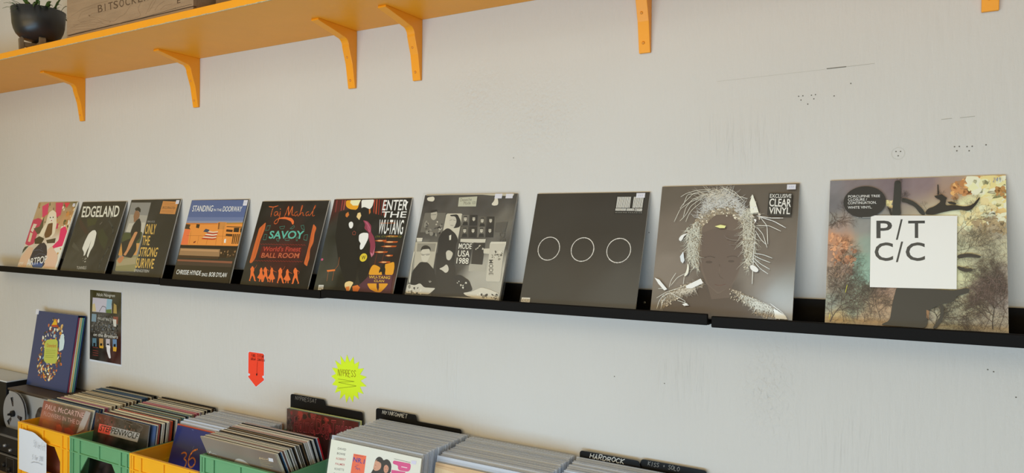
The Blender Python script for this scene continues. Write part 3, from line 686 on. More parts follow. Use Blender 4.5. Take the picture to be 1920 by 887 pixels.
  ["L","#2b2927",10,[318,1321,419,1312]],
  ["L","#2b2927",10,[481,1322,596,1334]],
  ["P","#2e2c2a",[318,1116,590,1113,857,912,985,678,1086,247,248,300,129,475,112,841]],
  ["P","#c4beb0",[1150,1447,1264,1531,1395,1474,1403,1334,1341,1191,1233,1208,1168,1326]],
  ["P","#2a2826",[1131,1447,1257,1563,1405,1535,1509,1177,1510,860,1375,1252,1409,1414,1248,1498]],
  ["P","#2e2c2a",[815,1397,1140,1447,1270,1089,1503,1097,1585,942,1609,628,2294,202,916,158,1022,520]],
  ["P","#c8c2b4",[1019,939,1171,1005,1247,1088,1335,1011,1371,894,1285,818,1147,904]],
  ["L","#e0dccf",7,[756,587,789,529,856,572]],
  ["L","#e0dccf",7,[802,597,808,530]],
  ["P","#c9c4b6",[1565,1829,2399,1836,2397,1737,1970,1716,1571,1740]],
  ["P","#a9a498",[2007,1116,2543,1135,2564,924,2028,913]],
  ["P","#6c6860",[1448,2534,1702,2534,1747,2216,1490,2214]],
  ["P","#c0baac",[1545,2476,1630,2477,1650,2387,1612,2346,1556,2386]],
  ["P","#2b2927",[1550,2329,1690,2330,1731,2224,1535,2222]],
  ["P","#2b2927",[1528,2493,1634,2501,1652,2460,1540,2460]],
  ["L","#2b2927",6,[1561,2427,1630,2432]],
  ["P","#2d2b29",[1735,2534,1985,2534,2029,2218,1775,2216]],
  ["P","#c0baac",[1831,2477,1914,2477,1933,2388,1895,2347,1841,2387]],
  ["P","#2b2927",[1834,2330,1973,2331,2013,2226,1820,2225]],
  ["P","#2b2927",[1813,2493,1918,2502,1936,2461,1825,2461]],
  ["L","#2b2927",6,[1846,2428,1914,2432]],
  ["P","#5c5850",[2028,2485,2274,2486,2316,2173,2066,2170]],
  ["P","#c0baac",[2122,2429,2204,2429,2222,2341,2185,2300,2131,2340]],
  ["P","#2b2927",[2125,2284,2261,2285,2301,2181,2110,2179]],
  ["P","#2b2927",[2105,2445,2208,2453,2226,2413,2116,2413]],
  ["L","#2b2927",6,[2137,2381,2204,2385]],
  ["P","#35322f",[2306,2486,2549,2486,2589,2175,2343,2173]],
  ["P","#c0baac",[2399,2430,2480,2430,2498,2342,2461,2302,2408,2342]],
  ["P","#2b2927",[2401,2286,2536,2286,2574,2183,2386,2181]],
  ["P","#2b2927",[2382,2446,2484,2454,2501,2414,2393,2414]],
  ["L","#2b2927",6,[2413,2382,2480,2386]],
  ["P","#5c5850",[1501,2185,1753,2188,1798,1873,1543,1869]],
  ["P","#c0baac",[1598,2129,1682,2130,1701,2041,1663,2000,1608,2040]],
  ["P","#2b2927",[1602,1983,1741,1985,1782,1881,1587,1878]],
  ["P","#2b2927",[1580,2145,1686,2155,1704,2114,1592,2113]],
  ["L","#2b2927",6,[1613,2081,1682,2085]],
  ["P","#35322f",[1786,2188,2035,2190,2078,1878,1826,1874]],
  ["P","#c0baac",[1881,2132,1964,2133,1983,2045,1945,2004,1891,2044]],
  ["P","#2b2927",[1884,1987,2022,1989,2062,1886,1870,1882]],
  ["P","#2b2927",[1864,2148,1968,2157,1986,2117,1875,2116]],
  ["L","#2b2927",6,[1896,2084,1964,2089]],
  ["P","#6c6860",[2067,2191,2312,2193,2353,1883,2105,1878]],
  ["P","#c0baac",[2160,2135,2242,2136,2260,2048,2223,2008,2170,2047]],
  ["P","#2b2927",[2163,1991,2299,1993,2338,1890,2149,1887]],
  ["P","#2b2927",[2143,2151,2246,2160,2263,2120,2155,2119]],
  ["L","#2b2927",6,[2175,2087,2242,2092]],
  ["P","#2d2b29",[2343,2193,2585,2195,2625,1887,2380,1883]],
  ["P","#c0baac",[2436,2138,2516,2139,2534,2052,2497,2012,2445,2051]],
  ["P","#2b2927",[2438,1995,2572,1997,2610,1895,2423,1892]],
  ["P","#2b2927",[2419,2154,2520,2163,2537,2123,2430,2122]],
  ["L","#2b2927",6,[2450,2090,2516,2095]],
  ["P","#3f3c3a",[1510,1739,1970,1716,2014,1085,1552,1091]],
  ["P","#34312f",[2022,1729,2401,1717,2437,1112,2075,1118]],
  ["B",22,14,[2090,1691,2382,1697,2370,1539,2101,1532],["#c0baac","#2b2927"],25,45],
  ["T","#e4e0d4","MODE",[1555,1538,1989,1541,1549,1691],9],
  ["T","#e4e0d4","USA",[1575,1319,1973,1319,1565,1491],9],
  ["T","#e4e0d4","1988",[1579,1116,1980,1115,1566,1279],9],
  ["P","#c2bcae",[2556,1721,3084,1763,3047,1461,3096,662,2642,655,2590,1448]],
  ["B",23,30,[2644,1508,3011,1537,2999,1267,2651,1255],["#8a8578","#5a564e","#d0cabb"],25,55],
  ["T","#4a4742","MODE",[2625,1254,2710,834,2756,1259],6],
  ["T","#55524c","DE",[2815,2020,2867,1758,2981,2022],6],
  ["P","#56534e",[2639,2307,3008,2337,2977,2042,2648,2037]],
  ["P","#c8c2b2",[2388,1560,2587,1572,2592,1416,2416,1427]],
  ["P","#d2ccbe",[2593,1761,3074,1771,3065,1724,2560,1701]],
  ["P","#d8d2c2",[108,3070,338,3101,399,3015,352,2938,170,2961,114,3005]],
  ["P","#d8d2c2",[2457,3061,2534,3060,2593,2917,2604,2816,2451,2797,2373,2846,2454,2939]],
  ["P","#b9b9a6",[1247,3055,1866,3081,1883,2780,1269,2783]],
  ["T","#6c6a60","Depeche",[1307,2937,1697,2950,1301,3030],0],
  ["T","#6c6a60","Mode 101",[1448,2836,1858,2850,1442,2928],0],
  ["P","#c8c2b4",[36,450,316,424,470,501,645,381,1054,383,860,195,28,187]],
  ["B",24,14,[51,390,583,338,578,158,52,188],["#3a3734","#8c877a","#dad4c4"],30,60],
  ["P","#2b2927",[1574,784,1803,794,2107,652,2276,391,2007,280,1598,471]],
  ["B",25,16,[1609,628,2026,609,2076,380,1681,514],["#d8d2c4","#2b2927"],20,45],
  ["P","#cfc9ba",[1980,298,2261,352,2545,482,2817,440,3129,345,3128,177,2477,175,2108,229]],
  ["B",26,20,[2445,325,3095,343,3103,194,2513,215],["#3a3734","#8c877a","#e0dacb"],25,60],
  ["P","#d0cabb",[18,1826,243,1830,245,1721,72,1709]],
  ["P","#c9c3b4",[69,1417,61,1045,129,475,70,513,36,1044,19,1416]],
  ["P","#bdb6a2",[30,3150,3070,3150,3051,3073,2322,3099,2041,3128,900,3136,63,3131]],
 ],
 'rings': [
  ["P","#363330",[0,0,3150,0,3150,3150,0,3150]],
  ["G",6,0.004,[[40,3124,"#383532"],[3105,3125,"#34312f"],[101,262,"#353432"],[3085,243,"#42413f"],[1555,1657,"#383532"]]],
  ["C","#d4d0cb",601,1633,310,17,1],
  ["C","#d4d0cb",1558,1635,310,17,2],
  ["C","#d4d0cb",2533,1635,310,17,3],
  ["P","#d8d6d0",[44,303,291,309,294,186,42,178]],
  ["T","#2a2a2a","ADVISORY",[52,201,280,207,55,268],6],
  ["PART","hype_sticker"],
  ["P","#1b1a19",[2285,3061,3039,3047,3030,2565,2285,2574]],
  ["P","#e6e4df",[2316,3034,2338,3034,2337,2739,2316,2739]],
  ["P","#e6e4df",[2350,3034,2372,3033,2371,2739,2350,2739]],
  ["P","#e6e4df",[2384,3033,2405,3033,2405,2739,2384,2739]],
  ["P","#e6e4df",[2418,3033,2439,3033,2439,2739,2417,2739]],
  ["P","#e6e4df",[2452,3032,2473,3032,2472,2739,2451,2739]],
  ["P","#e6e4df",[2486,3032,2507,3032,2506,2738,2485,2738]],
  ["P","#e6e4df",[2519,3032,2540,3031,2539,2738,2518,2738]],
  ["P","#e6e4df",[2553,3031,2574,3031,2573,2738,2552,2738]],
  ["P","#e6e4df",[2586,3031,2608,3031,2606,2738,2585,2738]],
  ["P","#e6e4df",[2620,3030,2641,3030,2639,2738,2619,2738]],
  ["P","#e6e4df",[2653,3030,2674,3030,2673,2738,2652,2738]],
  ["P","#e6e4df",[2753,3029,2774,3028,2772,2737,2751,2737]],
  ["P","#e6e4df",[2786,3028,2807,3028,2805,2737,2784,2737]],
  ["P","#e6e4df",[2820,3028,2840,3028,2838,2737,2817,2737]],
  ["P","#e6e4df",[2853,3027,2873,3027,2871,2737,2850,2737]],
  ["P","#e6e4df",[2886,3027,2906,3027,2904,2737,2883,2737]],
  ["P","#e6e4df",[2918,3027,2939,3026,2936,2737,2916,2737]],
  ["P","#e6e4df",[2951,3026,2972,3026,2969,2736,2949,2737]],
  ["P","#e6e4df",[2984,3026,3005,3026,3002,2736,2981,2736]],
  ["P","#1b1a19",[2285,3061,2307,3060,2294,2574,2285,2574]],
  ["P","#e6e4df",[2308,2722,2587,2719,2585,2662,2306,2667]],
  ["P","#e6e4df",[2606,2719,2798,2718,2798,2659,2604,2662]],
  ["P","#e6e4df",[2814,2716,3006,2716,3005,2649,2816,2654]],
  ["T","#1b1a19","SWEDISH",[2321,2674,2579,2670,2322,2710],6],
  ["T","#1b1a19","HOUSE",[2617,2668,2793,2665,2618,2708],6],
  ["T","#1b1a19","MAFIA",[2826,2662,3002,2658,2826,2705],6],
  ["T","#b9b6b0","W E E K N D  P A R A D I S E",[2304,2609,3011,2602,2304,2628],2],
 ],
 'vinyl': [
  ["P","#5a5048",[0,0,3150,0,3150,3150,0,3150]],
  ["G",16,0.006,[[0,3105,"#5e564e"],[3138,3106,"#5c544c"],[113,179,"#6a625a"],[3150,119,"#8a8680"],[2771,1555,"#665c54"],[433,1904,"#6a6058"],[386,1100,"#7a7068"],[1583,572,"#4a403c"],[1497,1720,"#463c38"],[2920,714,"#80807c"],[2456,987,"#756c64"],[1625,12,"#4a4440"]]],
  ["P","#665850",[995,2270,1237,2630,1610,2746,1925,2505,2025,2115,2035,1424,1939,966,1761,656,1510,568,1268,784,1085,1164,944,1711]],
  ["P","#8f8270",[877,2270,1144,2833,1671,2953,1991,2622,2200,2503,2254,1657,2163,1125,2022,1729,1983,2192,1744,2447,1330,2429,1063,2150,1047,1633,1061,1085,803,1391,732,1987]],
  ["P","#8a7d6c",[194,380,546,654,1184,888,1225,763,792,530,315,153]],
  ["P","#8a7d6c",[1812,715,1978,667,2345,501,2771,344,3020,109,2507,146,2141,379]],
  ["P","#5e504a",[1056,1990,1354,2111,1884,2036,2004,1614,1978,1194,1826,772,1544,607,1306,786,1143,1166]],
  ["P","#4c403a",[280,112,384,274,718,487,1234,744,1324,558,1769,544,1988,518,2287,314,2580,79,1734,20]],
  ["P","#5c4e47",[1287,785,1547,570,1859,811,1808,508,1407,448]],
  ["E","#483c38",1284,1306,80,30,0],
  ["E","#483c38",1785,1340,70,28,0],
  ["L","#4c403c",14,[1161,1408,1291,1451,1408,1415]],
  ["L","#4c403c",14,[1686,1434,1813,1471,1925,1436]],
  ["L","#665850",18,[1532,1256,1534,987,1630,934]],
  ["L","#6c4c46",14,[1455,793,1569,768,1695,811]],
  ["B",31,260,[946,2391,1180,2873,1671,2944,1996,2544,2043,2115,1865,2309,1441,2469,1082,2150],["#a89a86","#d8ccb8","#8a7c6a","#e6dccb","#766a5c","#94866f"],14,38],
  ["B",32,200,[694,2108,985,2390,1076,1990,970,1632,1092,1086,977,1082,776,1390],["#b8aa94","#d8ccb8","#8a7c6c","#766a5e"],10,30],
  ["B",33,160,[1994,2583,2182,2503,2267,1733,2225,1278,2091,1122,2014,1729],["#c8beae","#e6dccc","#988a78"],10,28],
  ["B",34,220,[210,421,621,696,1183,896,1234,744,830,532,315,153],["#a89a86","#c8bca8","#7a6c5e","#d8ccba"],9,24],
  ["B",35,260,[1792,733,1978,667,2308,536,2771,344,2987,107,2509,110,2141,379,1847,473],["#b9ad99","#dcd0be","#8f8272","#a89a86"],9,24],
  ["H",41,520,"#f6efe2",[874,2310,1176,2914,1670,2965,2033,2543,2015,2270,1694,2625,1244,2550],75,110,60,280,9,80],
  ["H",42,110,"#e6dccc",[830,2839,1283,3033,1663,3065,1824,2902,1218,2873],200,60,150,420,6,90],
  ["H",43,320,"#efe6d6",[714,2108,1027,2350,1002,1712,1092,1086,802,1312],268,60,60,280,8,60],
  ["H",44,320,"#e9e1d2",[1994,2583,2213,2581,2308,1658,2199,1126,2014,1729],275,70,60,300,8,60],
  ["H",45,240,"#efe8da",[1981,630,2487,472,2843,276,2429,286],285,60,40,220,8,50],
  ["H",46,200,"#e0d6c6",[322,505,778,684,1149,856,1016,619],250,80,50,200,7,60],
  ["L","#ede6da",9,[1206,3035,894,3022,622,2945,508,2865]],
  ["L","#ede6da",9,[1170,2995,820,2962,601,2719,513,2576]],
  ["L","#ede6da",9,[1136,2935,794,2798,652,2595,611,2371]],
  ["L","#ede6da",9,[1063,2875,721,2717,515,2556,401,2249]],
  ["L","#ede6da",9,[1027,2835,768,2635,668,2412,540,2270]],
  ["L","#ede6da",9,[998,2714,814,2553,727,2412,682,2249]],
  ["L","#ede6da",9,[940,2939,663,2924,586,2658]],
  ["L","#ede6da",9,[1472,3069,1744,2983,1983,2740]],
  ["L","#ede6da",9,[1512,3048,1827,2862,2053,2799]],
  ["L","#ede6da",9,[2125,2817,2175,2895,2249,2581,2330,2444]],
  ["L","#f4f0ea",16,[2298,2386,2586,2335,2849,2335]],
  ["L","#f4f0ea",16,[2335,2367,2661,2263,2920,2112]],
  ["L","#efe9df",12,[2312,2155,2561,2163,2820,2036]],
  ["L","#efe9df",12,[2372,2347,2526,2156,2568,1739]],
  ["L","#efe9df",12,[2315,2116,2449,1964,2555,1663]],
  ["L","#efe9df",12,[2284,2039,2403,1850,2516,1738]],
  ["L","#efe9df",12,[2288,1963,2277,1582,2289,831]],
  ["L","#dfe6f2",13,[2280,1525,2495,1492,2674,1422]],
  ["L","#dfe6f2",13,[2265,1487,2430,1397,2638,1321]],
  ["L","#dfe6f2",13,[2268,1430,2437,1284,2637,1172]],
  ["L","#dfe6f2",13,[2253,1392,2444,1173,2608,1067]],
  ["P","#e8ecf6",[2226,1259,2316,1243,2417,1153,2379,1088,2289,1111,2216,1183]],
  ["P","#d5dcea",[617,1406,685,1527,732,1310,698,1245,647,1287]],
  ["P","#e9eaf0",[550,1844,611,1926,776,1980,672,1906,624,1777,564,1784]],
  ["P","#eef0f8",[53,876,170,834,383,618,315,583,160,734]],
  ["P","#f4f2ee",[814,717,1145,902,1210,801,973,674,839,656]],
  ["P","#e9e2d6",[755,956,803,1076,813,1273,854,1156,848,999,765,925]],
  ["L","#efe8dc",9,[426,667,451,826,554,1007]],
  ["L","#efe8dc",9,[462,708,602,911,826,1030]],
  ["L","#efe8dc",9,[152,398,358,546,777,704]],
  ["L","#efe8dc",9,[170,623,310,630]],
  ["L","#efe8dc",9,[290,425,437,550,845,359,810,319]],
  ["L","#efe8dc",9,[758,917,752,761]],
  ["L","#efe8dc",9,[651,367,889,304]],
  ["P","#f0ede4",[766,289,849,313,930,268,816,250]],
  ["P","#e9e79a",[1371,2139,1501,2175,1623,2152,1601,2097,1488,2096]],
  ["L","#8d837c",9,[1635,1878,1751,1821,2009,1813,2298,1802]],
  ["L","#776c66",6,[1722,1716,2016,1710]],
  ["L","#776c66",6,[1594,1936,1675,1840]],
  ["P","#ebe4d8",[2115,2699,2164,2895,2249,2698,2329,2464,2149,2445]],
  ["B",36,20,[2094,2739,2314,2697,2379,2232,2166,2193],["#f4f0e8","#cfc6ba"],20,40],
  ["P","#dfe3ee",[2773,308,3017,180,3071,95,2819,95]],
  ["L","#eef0f6",12,[2698,412,2981,214,3061,95]],
  ["L","#eef0f6",12,[2843,276,3021,92]],
  ["L","#eef0f6",12,[2775,272,2904,83]],
  ["L","#f0ebe0",10,[176,144,217,342,324,486]],
  ["L","#f0ebe0",10,[276,151,299,328,369,429]],
  ["PART","hype_sticker"],
  ["P","#151413",[2524,2915,3021,2898,3013,2373,2512,2393]],
  ["T","#eceae6","EXCLUSIVE",[2548,2806,3002,2795,2550,2892],8],
  ["T","#eceae6","CLEAR",[2545,2609,3005,2589,2549,2787],16],
  ["T","#eceae6","VINYL",[2545,2435,2993,2422,2550,2586],16],
 ],
 'ptcc': [
  ["P","#9a9a92",[0,0,3150,0,3150,3150,0,3150]],
  ["G",36,0.01,[[0,3136,"#7d7a80"],[17,2568,"#6f6d72"],[526,3150,"#7c7276"],[1252,3131,"#7a6c72"],[1773,3111,"#86757a"],[2276,3091,"#a08a80"],[2472,2922,"#b08c70"],[2762,3072,"#f0cf90"],[3138,3058,"#c9a060"],[2917,2828,"#f6e8c0"],[3150,2781,"#c0955c"],[2276,2847,"#a08474"],[2535,2560,"#f4e2b4"],[3100,2510,"#e8c888"],[2405,2284,"#f0e4c4"],[2913,2357,"#c09a64"],[2723,2125,"#b8a07a"],[3094,2047,"#b0a896"],[2596,2008,"#c9bf9f"],[28,2266,"#8b8782"],[186,2051,"#a08a80"],[116,1882,"#c08a68"],[308,1715,"#c98a60"],[51,1586,"#9a7a6a"],[494,1633,"#a09080"],[663,2134,"#8a8a88"],[709,1719,"#8a9a90"],[645,1389,"#86a596"],[689,1064,"#8fb0a0"],[591,697,"#a5b09a"],[215,1131,"#b09684"],[76,879,"#a89c8c"],[90,471,"#8f9488"],[247,157,"#c0a878"],[781,190,"#b8a080"],[1018,518,"#b89a7c"],[1082,758,"#b0907c"],[529,374,"#a0a890"],[2404,1657,"#c0bfa0"],[3089,1666,"#c4c0a4"],[2748,1356,"#b8b498"],[2466,1120,"#d0d0a8"],[3051,1139,"#a89c90"],[2836,908,"#a89088"],[2275,658,"#b4b094"],[2588,598,"#c0b898"],[3045,621,"#a89c94"],[2212,278,"#a8a48c"],[2891,320,"#b0a490"],[1826,331,"#a89c8c"],[1955,414,"#b0a890"]]],
  ["B",51,60,[2243,2930,2473,3104,2826,3130,2793,2951,2536,2759,2276,2686],["#b87f50","#c98f5c","#e0ae70","#a8805c"],40,110],
  ["B",52,90,[2570,3120,3150,3115,3150,2508,2915,2552,2759,2753,2569,2879],["#f6e6b8","#f8edcc","#f0d494","#f4dca4"],60,150],
  ["B",58,60,[2341,2404,2599,2638,2916,2710,3100,2549,2850,2319,2597,2126,2373,2008],["#f2e6c0","#ecdcb0","#e8d4a0"],50,120],
  ["B",53,30,[2981,2905,3150,2898,3150,2683,3010,2746],["#a87c48","#b88a54"],25,60],
  ["B",54,40,[2850,2358,3129,2354,3064,2123,2848,2124],["#f4e8c8","#e8cf98","#f6eccf"],30,80],
  ["B",59,40,[2597,2165,2913,2357,3150,2123,3150,1970,2753,2008],["#a89474","#b4a07c","#b8a88c"],40,90],
  ["B",55,70,[38,1966,302,1904,530,1634,503,1303,286,1216,57,1418],["#c88a64","#d89c74","#b07c60","#c09478"],30,80],
  ["B",60,30,[59,1376,503,1303,474,1057,147,964],["#b89880","#a88c7c"],30,80],
  ["B",56,14,[1100,2652,1224,2649,1192,2483,1120,2526],["#e8c890","#f0d8a0"],25,50],
  ["W","#3c3833",104,68,75,420,5,15,60,36],
  ["W","#564640",606,140,85,380,5,10,61,36],
  ["W","#3c3833",1024,205,95,360,5,9,62,36],
  ["W","#564640",0,2137,20,320,4,8,63,36],
  ["W","#3c3833",0,1712,-10,280,4,7,64,36],
  ["W","#564640",22,2438,-50,220,4,7,65,36],
  ["W","#3c3833",79,797,40,300,5,7,66,36],
  ["W","#564640",97,269,130,120,4,6,67,36],
  ["W","#3c3833",260,886,60,320,5,7,68,36],
  ["W","#564640",382,486,100,300,5,6,69,36],
  ["W","#3c3833",850,234,75,300,5,7,70,36],
  ["W","#564640",64,1210,15,280,4,6,71,36],
  ["W","#3c3833",358,85,110,260,5,7,72,36],
  ["W","#564640",748,110,100,300,5,7,73,36],
  ["W","#3c3833",87,552,60,380,5,8,74,36],
  ["W","#564640",483,733,80,260,5,6,75,36],
  ["W","#3c3833",2904,103,95,420,6,20,76,36],
  ["W","#564640",2890,247,130,340,5,13,77,36],
  ["W","#3c3833",1957,37,70,260,5,13,78,36],
  ["W","#564640",2116,272,20,320,5,10,79,36],
  ["W","#3c3833",2340,1949,60,360,4,6,80,36],
  ["W","#564640",2346,1270,5,330,5,6,81,36],
  ["W","#3c3833",2346,1618,20,330,5,6,82,36],
  ["W","#564640",3008,110,80,380,5,9,83,36],
  ["W","#3c3833",2524,76,100,320,5,8,84,36],
  ["W","#564640",2768,93,75,360,5,8,85,36],
  ["W","#3c3833",2339,1424,35,320,5,6,86,36],
  ["W","#564640",3131,407,130,320,5,7,87,36],
  ["W","#3c3833",2712,753,80,320,5,7,88,36],
  ["W","#564640",2895,688,110,280,5,7,89,36],
  ["W","#3c3833",2588,598,60,320,5,6,90,36],
  ["W","#564640",3080,991,110,300,5,6,91,36],
  ["W","#3c3833",2402,777,40,300,5,6,92,36],
  ["H",71,230,"#6a5850",[0,1375,505,1221,803,746,1254,766,1230,141,31,64],80,170,120,420,3.2,130],
  ["H",72,230,"#7a665c",[0,1042,1254,766,1197,100,31,64],120,170,120,420,3.2,130],
  ["H",73,230,"#6c5a52",[2370,965,3150,1217,3141,84,1957,37,2084,497],100,170,120,420,3.2,130],
  ["H",74,230,"#86706a",[2465,1006,3082,1140,3149,627,2588,598],60,170,120,420,3.2,130],
  ["H",75,230,"#4a3f3a",[1955,452,3150,773,3141,84,1925,72],40,170,120,420,3.2,130],
  ["H",76,230,"#5a4c44",[2356,1969,3150,2123,3150,1217,2355,1117],30,170,120,420,3.2,130],
  ["P","#343534",[1235,3068,1270,3097,1351,3077,1362,2833,1348,2543,1369,2336,1201,2330,1217,2628,1228,2879]],
  ["P","#343534",[1363,2708,1433,2707,1607,2620,1744,2474,1796,2372,1779,2331,1711,2352,1608,2517,1434,2615,1372,2617]],
  ["P","#2e2c2a",[1779,2352,1829,2473,1946,2511,2078,2630,1978,2693,1945,2735,2078,2752,2161,2669,2128,2528,2276,2545,2471,2502,2599,2539,2727,2715,2711,2636,2631,2499,2534,2401,2406,2443,2243,2426,2079,2388,1947,2341]],
  ["P","#2e2c2a",[2001,2979,2021,2978,2032,2773,2005,2754]],
  ["P","#2e2c2a",[2171,2608,2243,2614,2325,2576,2315,2541,2211,2567]],
  ["P","#2e2c2a",[1945,2735,2078,2772,2171,2689,2128,2609,2045,2671]],
  ["P","#2e2c2a",[2340,1520,2530,1562,2734,1508,2718,1462,2530,1485,2346,1443]],
  ["P","#2e2c2a",[2339,1308,2466,1254,2592,1257,2591,1200,2466,1178,2346,1231]],
  ["P","#2e2c2a",[1103,2526,1174,2483,1212,2338,1165,2359,1139,2463]],
  ["P","#2f3030",[1304,838,1823,828,2275,809,2527,876,2542,783,2401,732,2323,698,2275,582,2084,535,1891,429,1810,330,1860,181,1812,46,1027,58,1196,158,1241,530]],
  ["P","#2e2f2f",[2052,552,2116,517,2123,348,2085,195,1989,47,1925,54,2053,269,2068,420]],
  ["P","#8f6a4c",[1826,407,1875,390,1866,219,1827,255]],
  ["P","#e4e9f8",[810,2342,2341,2317,2329,838,826,819]],
  ["T","#3c3e40","P",[924,1856,1212,1858,916,2225],12],
  ["T","#3c3e40","/",[1279,1825,1403,1826,1272,2246],3],
  ["T","#3c3e40","T",[1498,1863,1792,1864,1494,2220],12],
  ["T","#3c3e40","C",[902,1378,1237,1385,894,1753],12],
  ["T","#3c3e40","/",[1286,1358,1416,1361,1280,1773],3],
  ["T","#3c3e40","C",[1460,1390,1796,1397,1455,1758],12],
  ["W","#2e2c2a",1271,3004,70,90,3,5,495,40],
  ["W","#2e2c2a",1328,2709,20,90,3,5,580,40],
  ["W","#2e2c2a",1254,2544,200,90,3,5,598,40],
  ["W","#2e2c2a",1812,2453,120,90,3,5,780,40],
  ["W","#2e2c2a",2078,2691,100,90,3,5,800,40],
  ["W","#2e2c2a",2276,2525,60,90,3,5,900,40],
  ["W","#2e2c2a",2535,2481,40,90,3,5,990,40],
  ["W","#2e2c2a",2663,2597,80,90,3,5,1000,40],
  ["W","#2e2c2a",2275,620,330,90,3,5,1390,40],
  ["W","#2e2c2a",1826,331,300,90,3,5,1320,40],
  ["W","#2e2c2a",1363,2708,60,90,3,5,590,40],
  ["L","#d8d440",8,[98,229,84,107]],
  ["L","#d8d440",8,[407,851,376,688]],
  ["S","#5c64a0","249",[2935,3002,3060,3005,2945,3089],7],
  ["PART","hype_sticker"],
  ["E","#1a191b",683,2639,402,345,0],
  ["T","#e8e8e8","PORCUPINE TREE",[370,2740,974,2737,369,2792],6],
  ["T","#e8e8e8","CLOSURE /",[370,2666,733,2665,368,2722],6],
  ["T","#e8e8e8","CONTINUATION.",[369,2591,912,2593,368,2648],6],
  ["T","#e8e8e8","WHITE VINYL.",[371,2492,830,2493,369,2548],6],
  ["L","#b8b8b8",9,[550,2297,582,2297]],
  ["L","#b8b8b8",9,[651,2296,804,2299]],
  ["L","#b8b8b8",9,[610,2295,622,2295]],
 ],
 'box': [
  ["P","#243c6c",[0,0,3200,0,3200,3200,0,3200]],
  ["B",61,230,[1113,2790,1481,3026,2116,2750,2352,2358,2442,1731,2491,1105,2238,808,1925,413,1496,409,751,555,558,904,701,1476,731,2130,971,2523],["#e9e0cf","#6c4a3c","#c88a3c","#3c4468","#d8b070","#8a3a2c","#7ea0b8","#3c3c34","#c87048","#efe6d2"],50,120],
  ["B",62,60,[645,913,1498,1002,2181,712,2021,378,1618,287,764,510],["#e0a030","#e8d8c0","#8a4a30","#7a4434","#c8702c","#efe0b0"],35,80],
  ["P","#e0b030",[1475,2956,1649,2830,1746,2699,1298,2665,1412,2812]],
  ["P","#b8442c",[1238,2660,1743,2712,1791,2633,1477,2586]],
  ["P","#c8dcea",[2145,2341,2345,2380,2495,2053,2483,1735,2179,1616,2096,2063]],
  ["P","#b8c05a",[1115,2024,1828,2108,1978,2030,2155,1251,2030,1093,1310,1051,1107,1145,983,1873]],
  ["L","#5a6a30",10,[1154,1588,1918,1637]],
  ["L","#5a6a30",10,[1156,1519,1921,1569]],
  ["L","#5a6a30",10,[1159,1450,1923,1501]],
  ["L","#5a6a30",10,[1168,1359,1915,1409]],
  ["L","#5a6a30",10,[1170,1290,1834,1333]],
  ["T","#b85a34","Disneyland",[1187,1716,1925,1765,1161,1866],6],
 ],
 'poster': [
  ["P","#3f3d38",[0,0,2250,0,2250,2920,0,2920]],
  ["G",8,0.03,[[251,2856,"#4a4838"],[2131,2883,"#5a5646"],[1123,1560,"#55524e"],[611,392,"#35312e"],[2098,240,"#4a2f2c"],[2009,2546,"#4a4638"]]],
  ["P","#bdb8c4",[200,2607,1563,2612,1602,2041,159,2010]],
  ["P","#8fb0c0",[1241,2611,1615,2604,1536,2221,1182,2161]],
  ["P","#6a7a4a",[1182,2161,1568,2205,1583,2032,1183,2031]],
  ["P","#a8905a",[1725,2455,1916,2393,1951,2046,1697,2047]],
  ["L","#4a4a50",22,[692,2053,919,2293,1180,2254,1150,2047]],
  ["P","#c9b890",[190,2323,356,2371,460,2038,159,2017]],
  ["T","#c9c6bc","Nicki Novgren",[486,2688,1786,2710,518,2814],6],
  ["B",71,260,[127,1901,2016,1941,2025,1115,136,1105],["#77736c","#4a4844","#8c8882","#35332f","#6a7078"],18,60],
  ["P","#7f93a0",[160,1923,495,1927,465,1604,130,1598]],
  ["P","#8a5a4c",[1699,1918,2047,1924,2019,1629,1734,1644]],
  ["P","#c8c4bc",[1668,1805,1923,1805,1926,1511,1735,1515]],
  ["T","#d2cfc8","on the Brothers",[271,1003,2026,1034,303,1138],6],
  ["T","#c9c6bc","THE LAST WALTZ",[596,1708,1573,1706,615,1815],4],
  ["P","#5c7a8a",[205,909,506,923,509,577,209,564]],
  ["P","#2a2826",[275,706,441,721,411,492,290,481]],
  ["P","#b8905c",[704,935,1000,949,1003,605,708,593]],
  ["P","#2a2826",[772,734,936,749,906,521,788,510]],
  ["P","#b8b0b8",[1195,960,1485,974,1489,634,1199,621]],
  ["P","#2a2826",[1262,761,1423,776,1394,550,1277,539]],
  ["P","#6a86a8",[1677,986,1963,999,1967,661,1681,649]],
  ["P","#2a2826",[1743,788,1902,803,1873,579,1759,568]],
  ["P","#c89a3c",[708,626,1036,656,1017,543,742,536]],
  ["P","#d0a040",[1700,680,1967,687,1937,500,1715,497]],
  ["P","#d8d4d8",[1230,712,1521,701,1491,476,1558,186,1430,173,1265,454]],
  ["L","#b0504c",12,[243,527,643,526]],
  ["L","#b0504c",12,[244,394,644,395]],
  ["L","#b0504c",12,[245,300,645,301]],
  ["L","#b0504c",12,[247,205,646,207]],
 ],
 'arrow': [
  ["S","#5a1410","FARL TITTAR",[191,1072,822,1091,200,1172],9],
  ["S","#5a1410","DRAA ZANTEN",[166,950,855,971,176,1035],9],
  ["L","#3a0f0c",9,[503,917,489,737,477,487]],
  ["P","#3a0f0c",[445,501,505,525,503,454,472,429,441,456]],
 ],
 'star': [
  ["S","#8a5a10","NYPRESS",[355,866,1111,871,360,1088],11],
  ["L","#6a6a14",9,[364,742,1049,741]],
  ["L","#6a6a14",9,[1049,741,347,635,1164,611,361,444]],
 ],
 'paper': [
  ["S","#5a5c66","50 kr/st",[1117,1002,1888,991,1132,1236],8],
  ["S","#5a5c66","5 för 200",[1020,551,1720,585,1049,724],8],
  ["L","#6a6c74",10,[955,405,1131,464,1439,485,1721,459]],
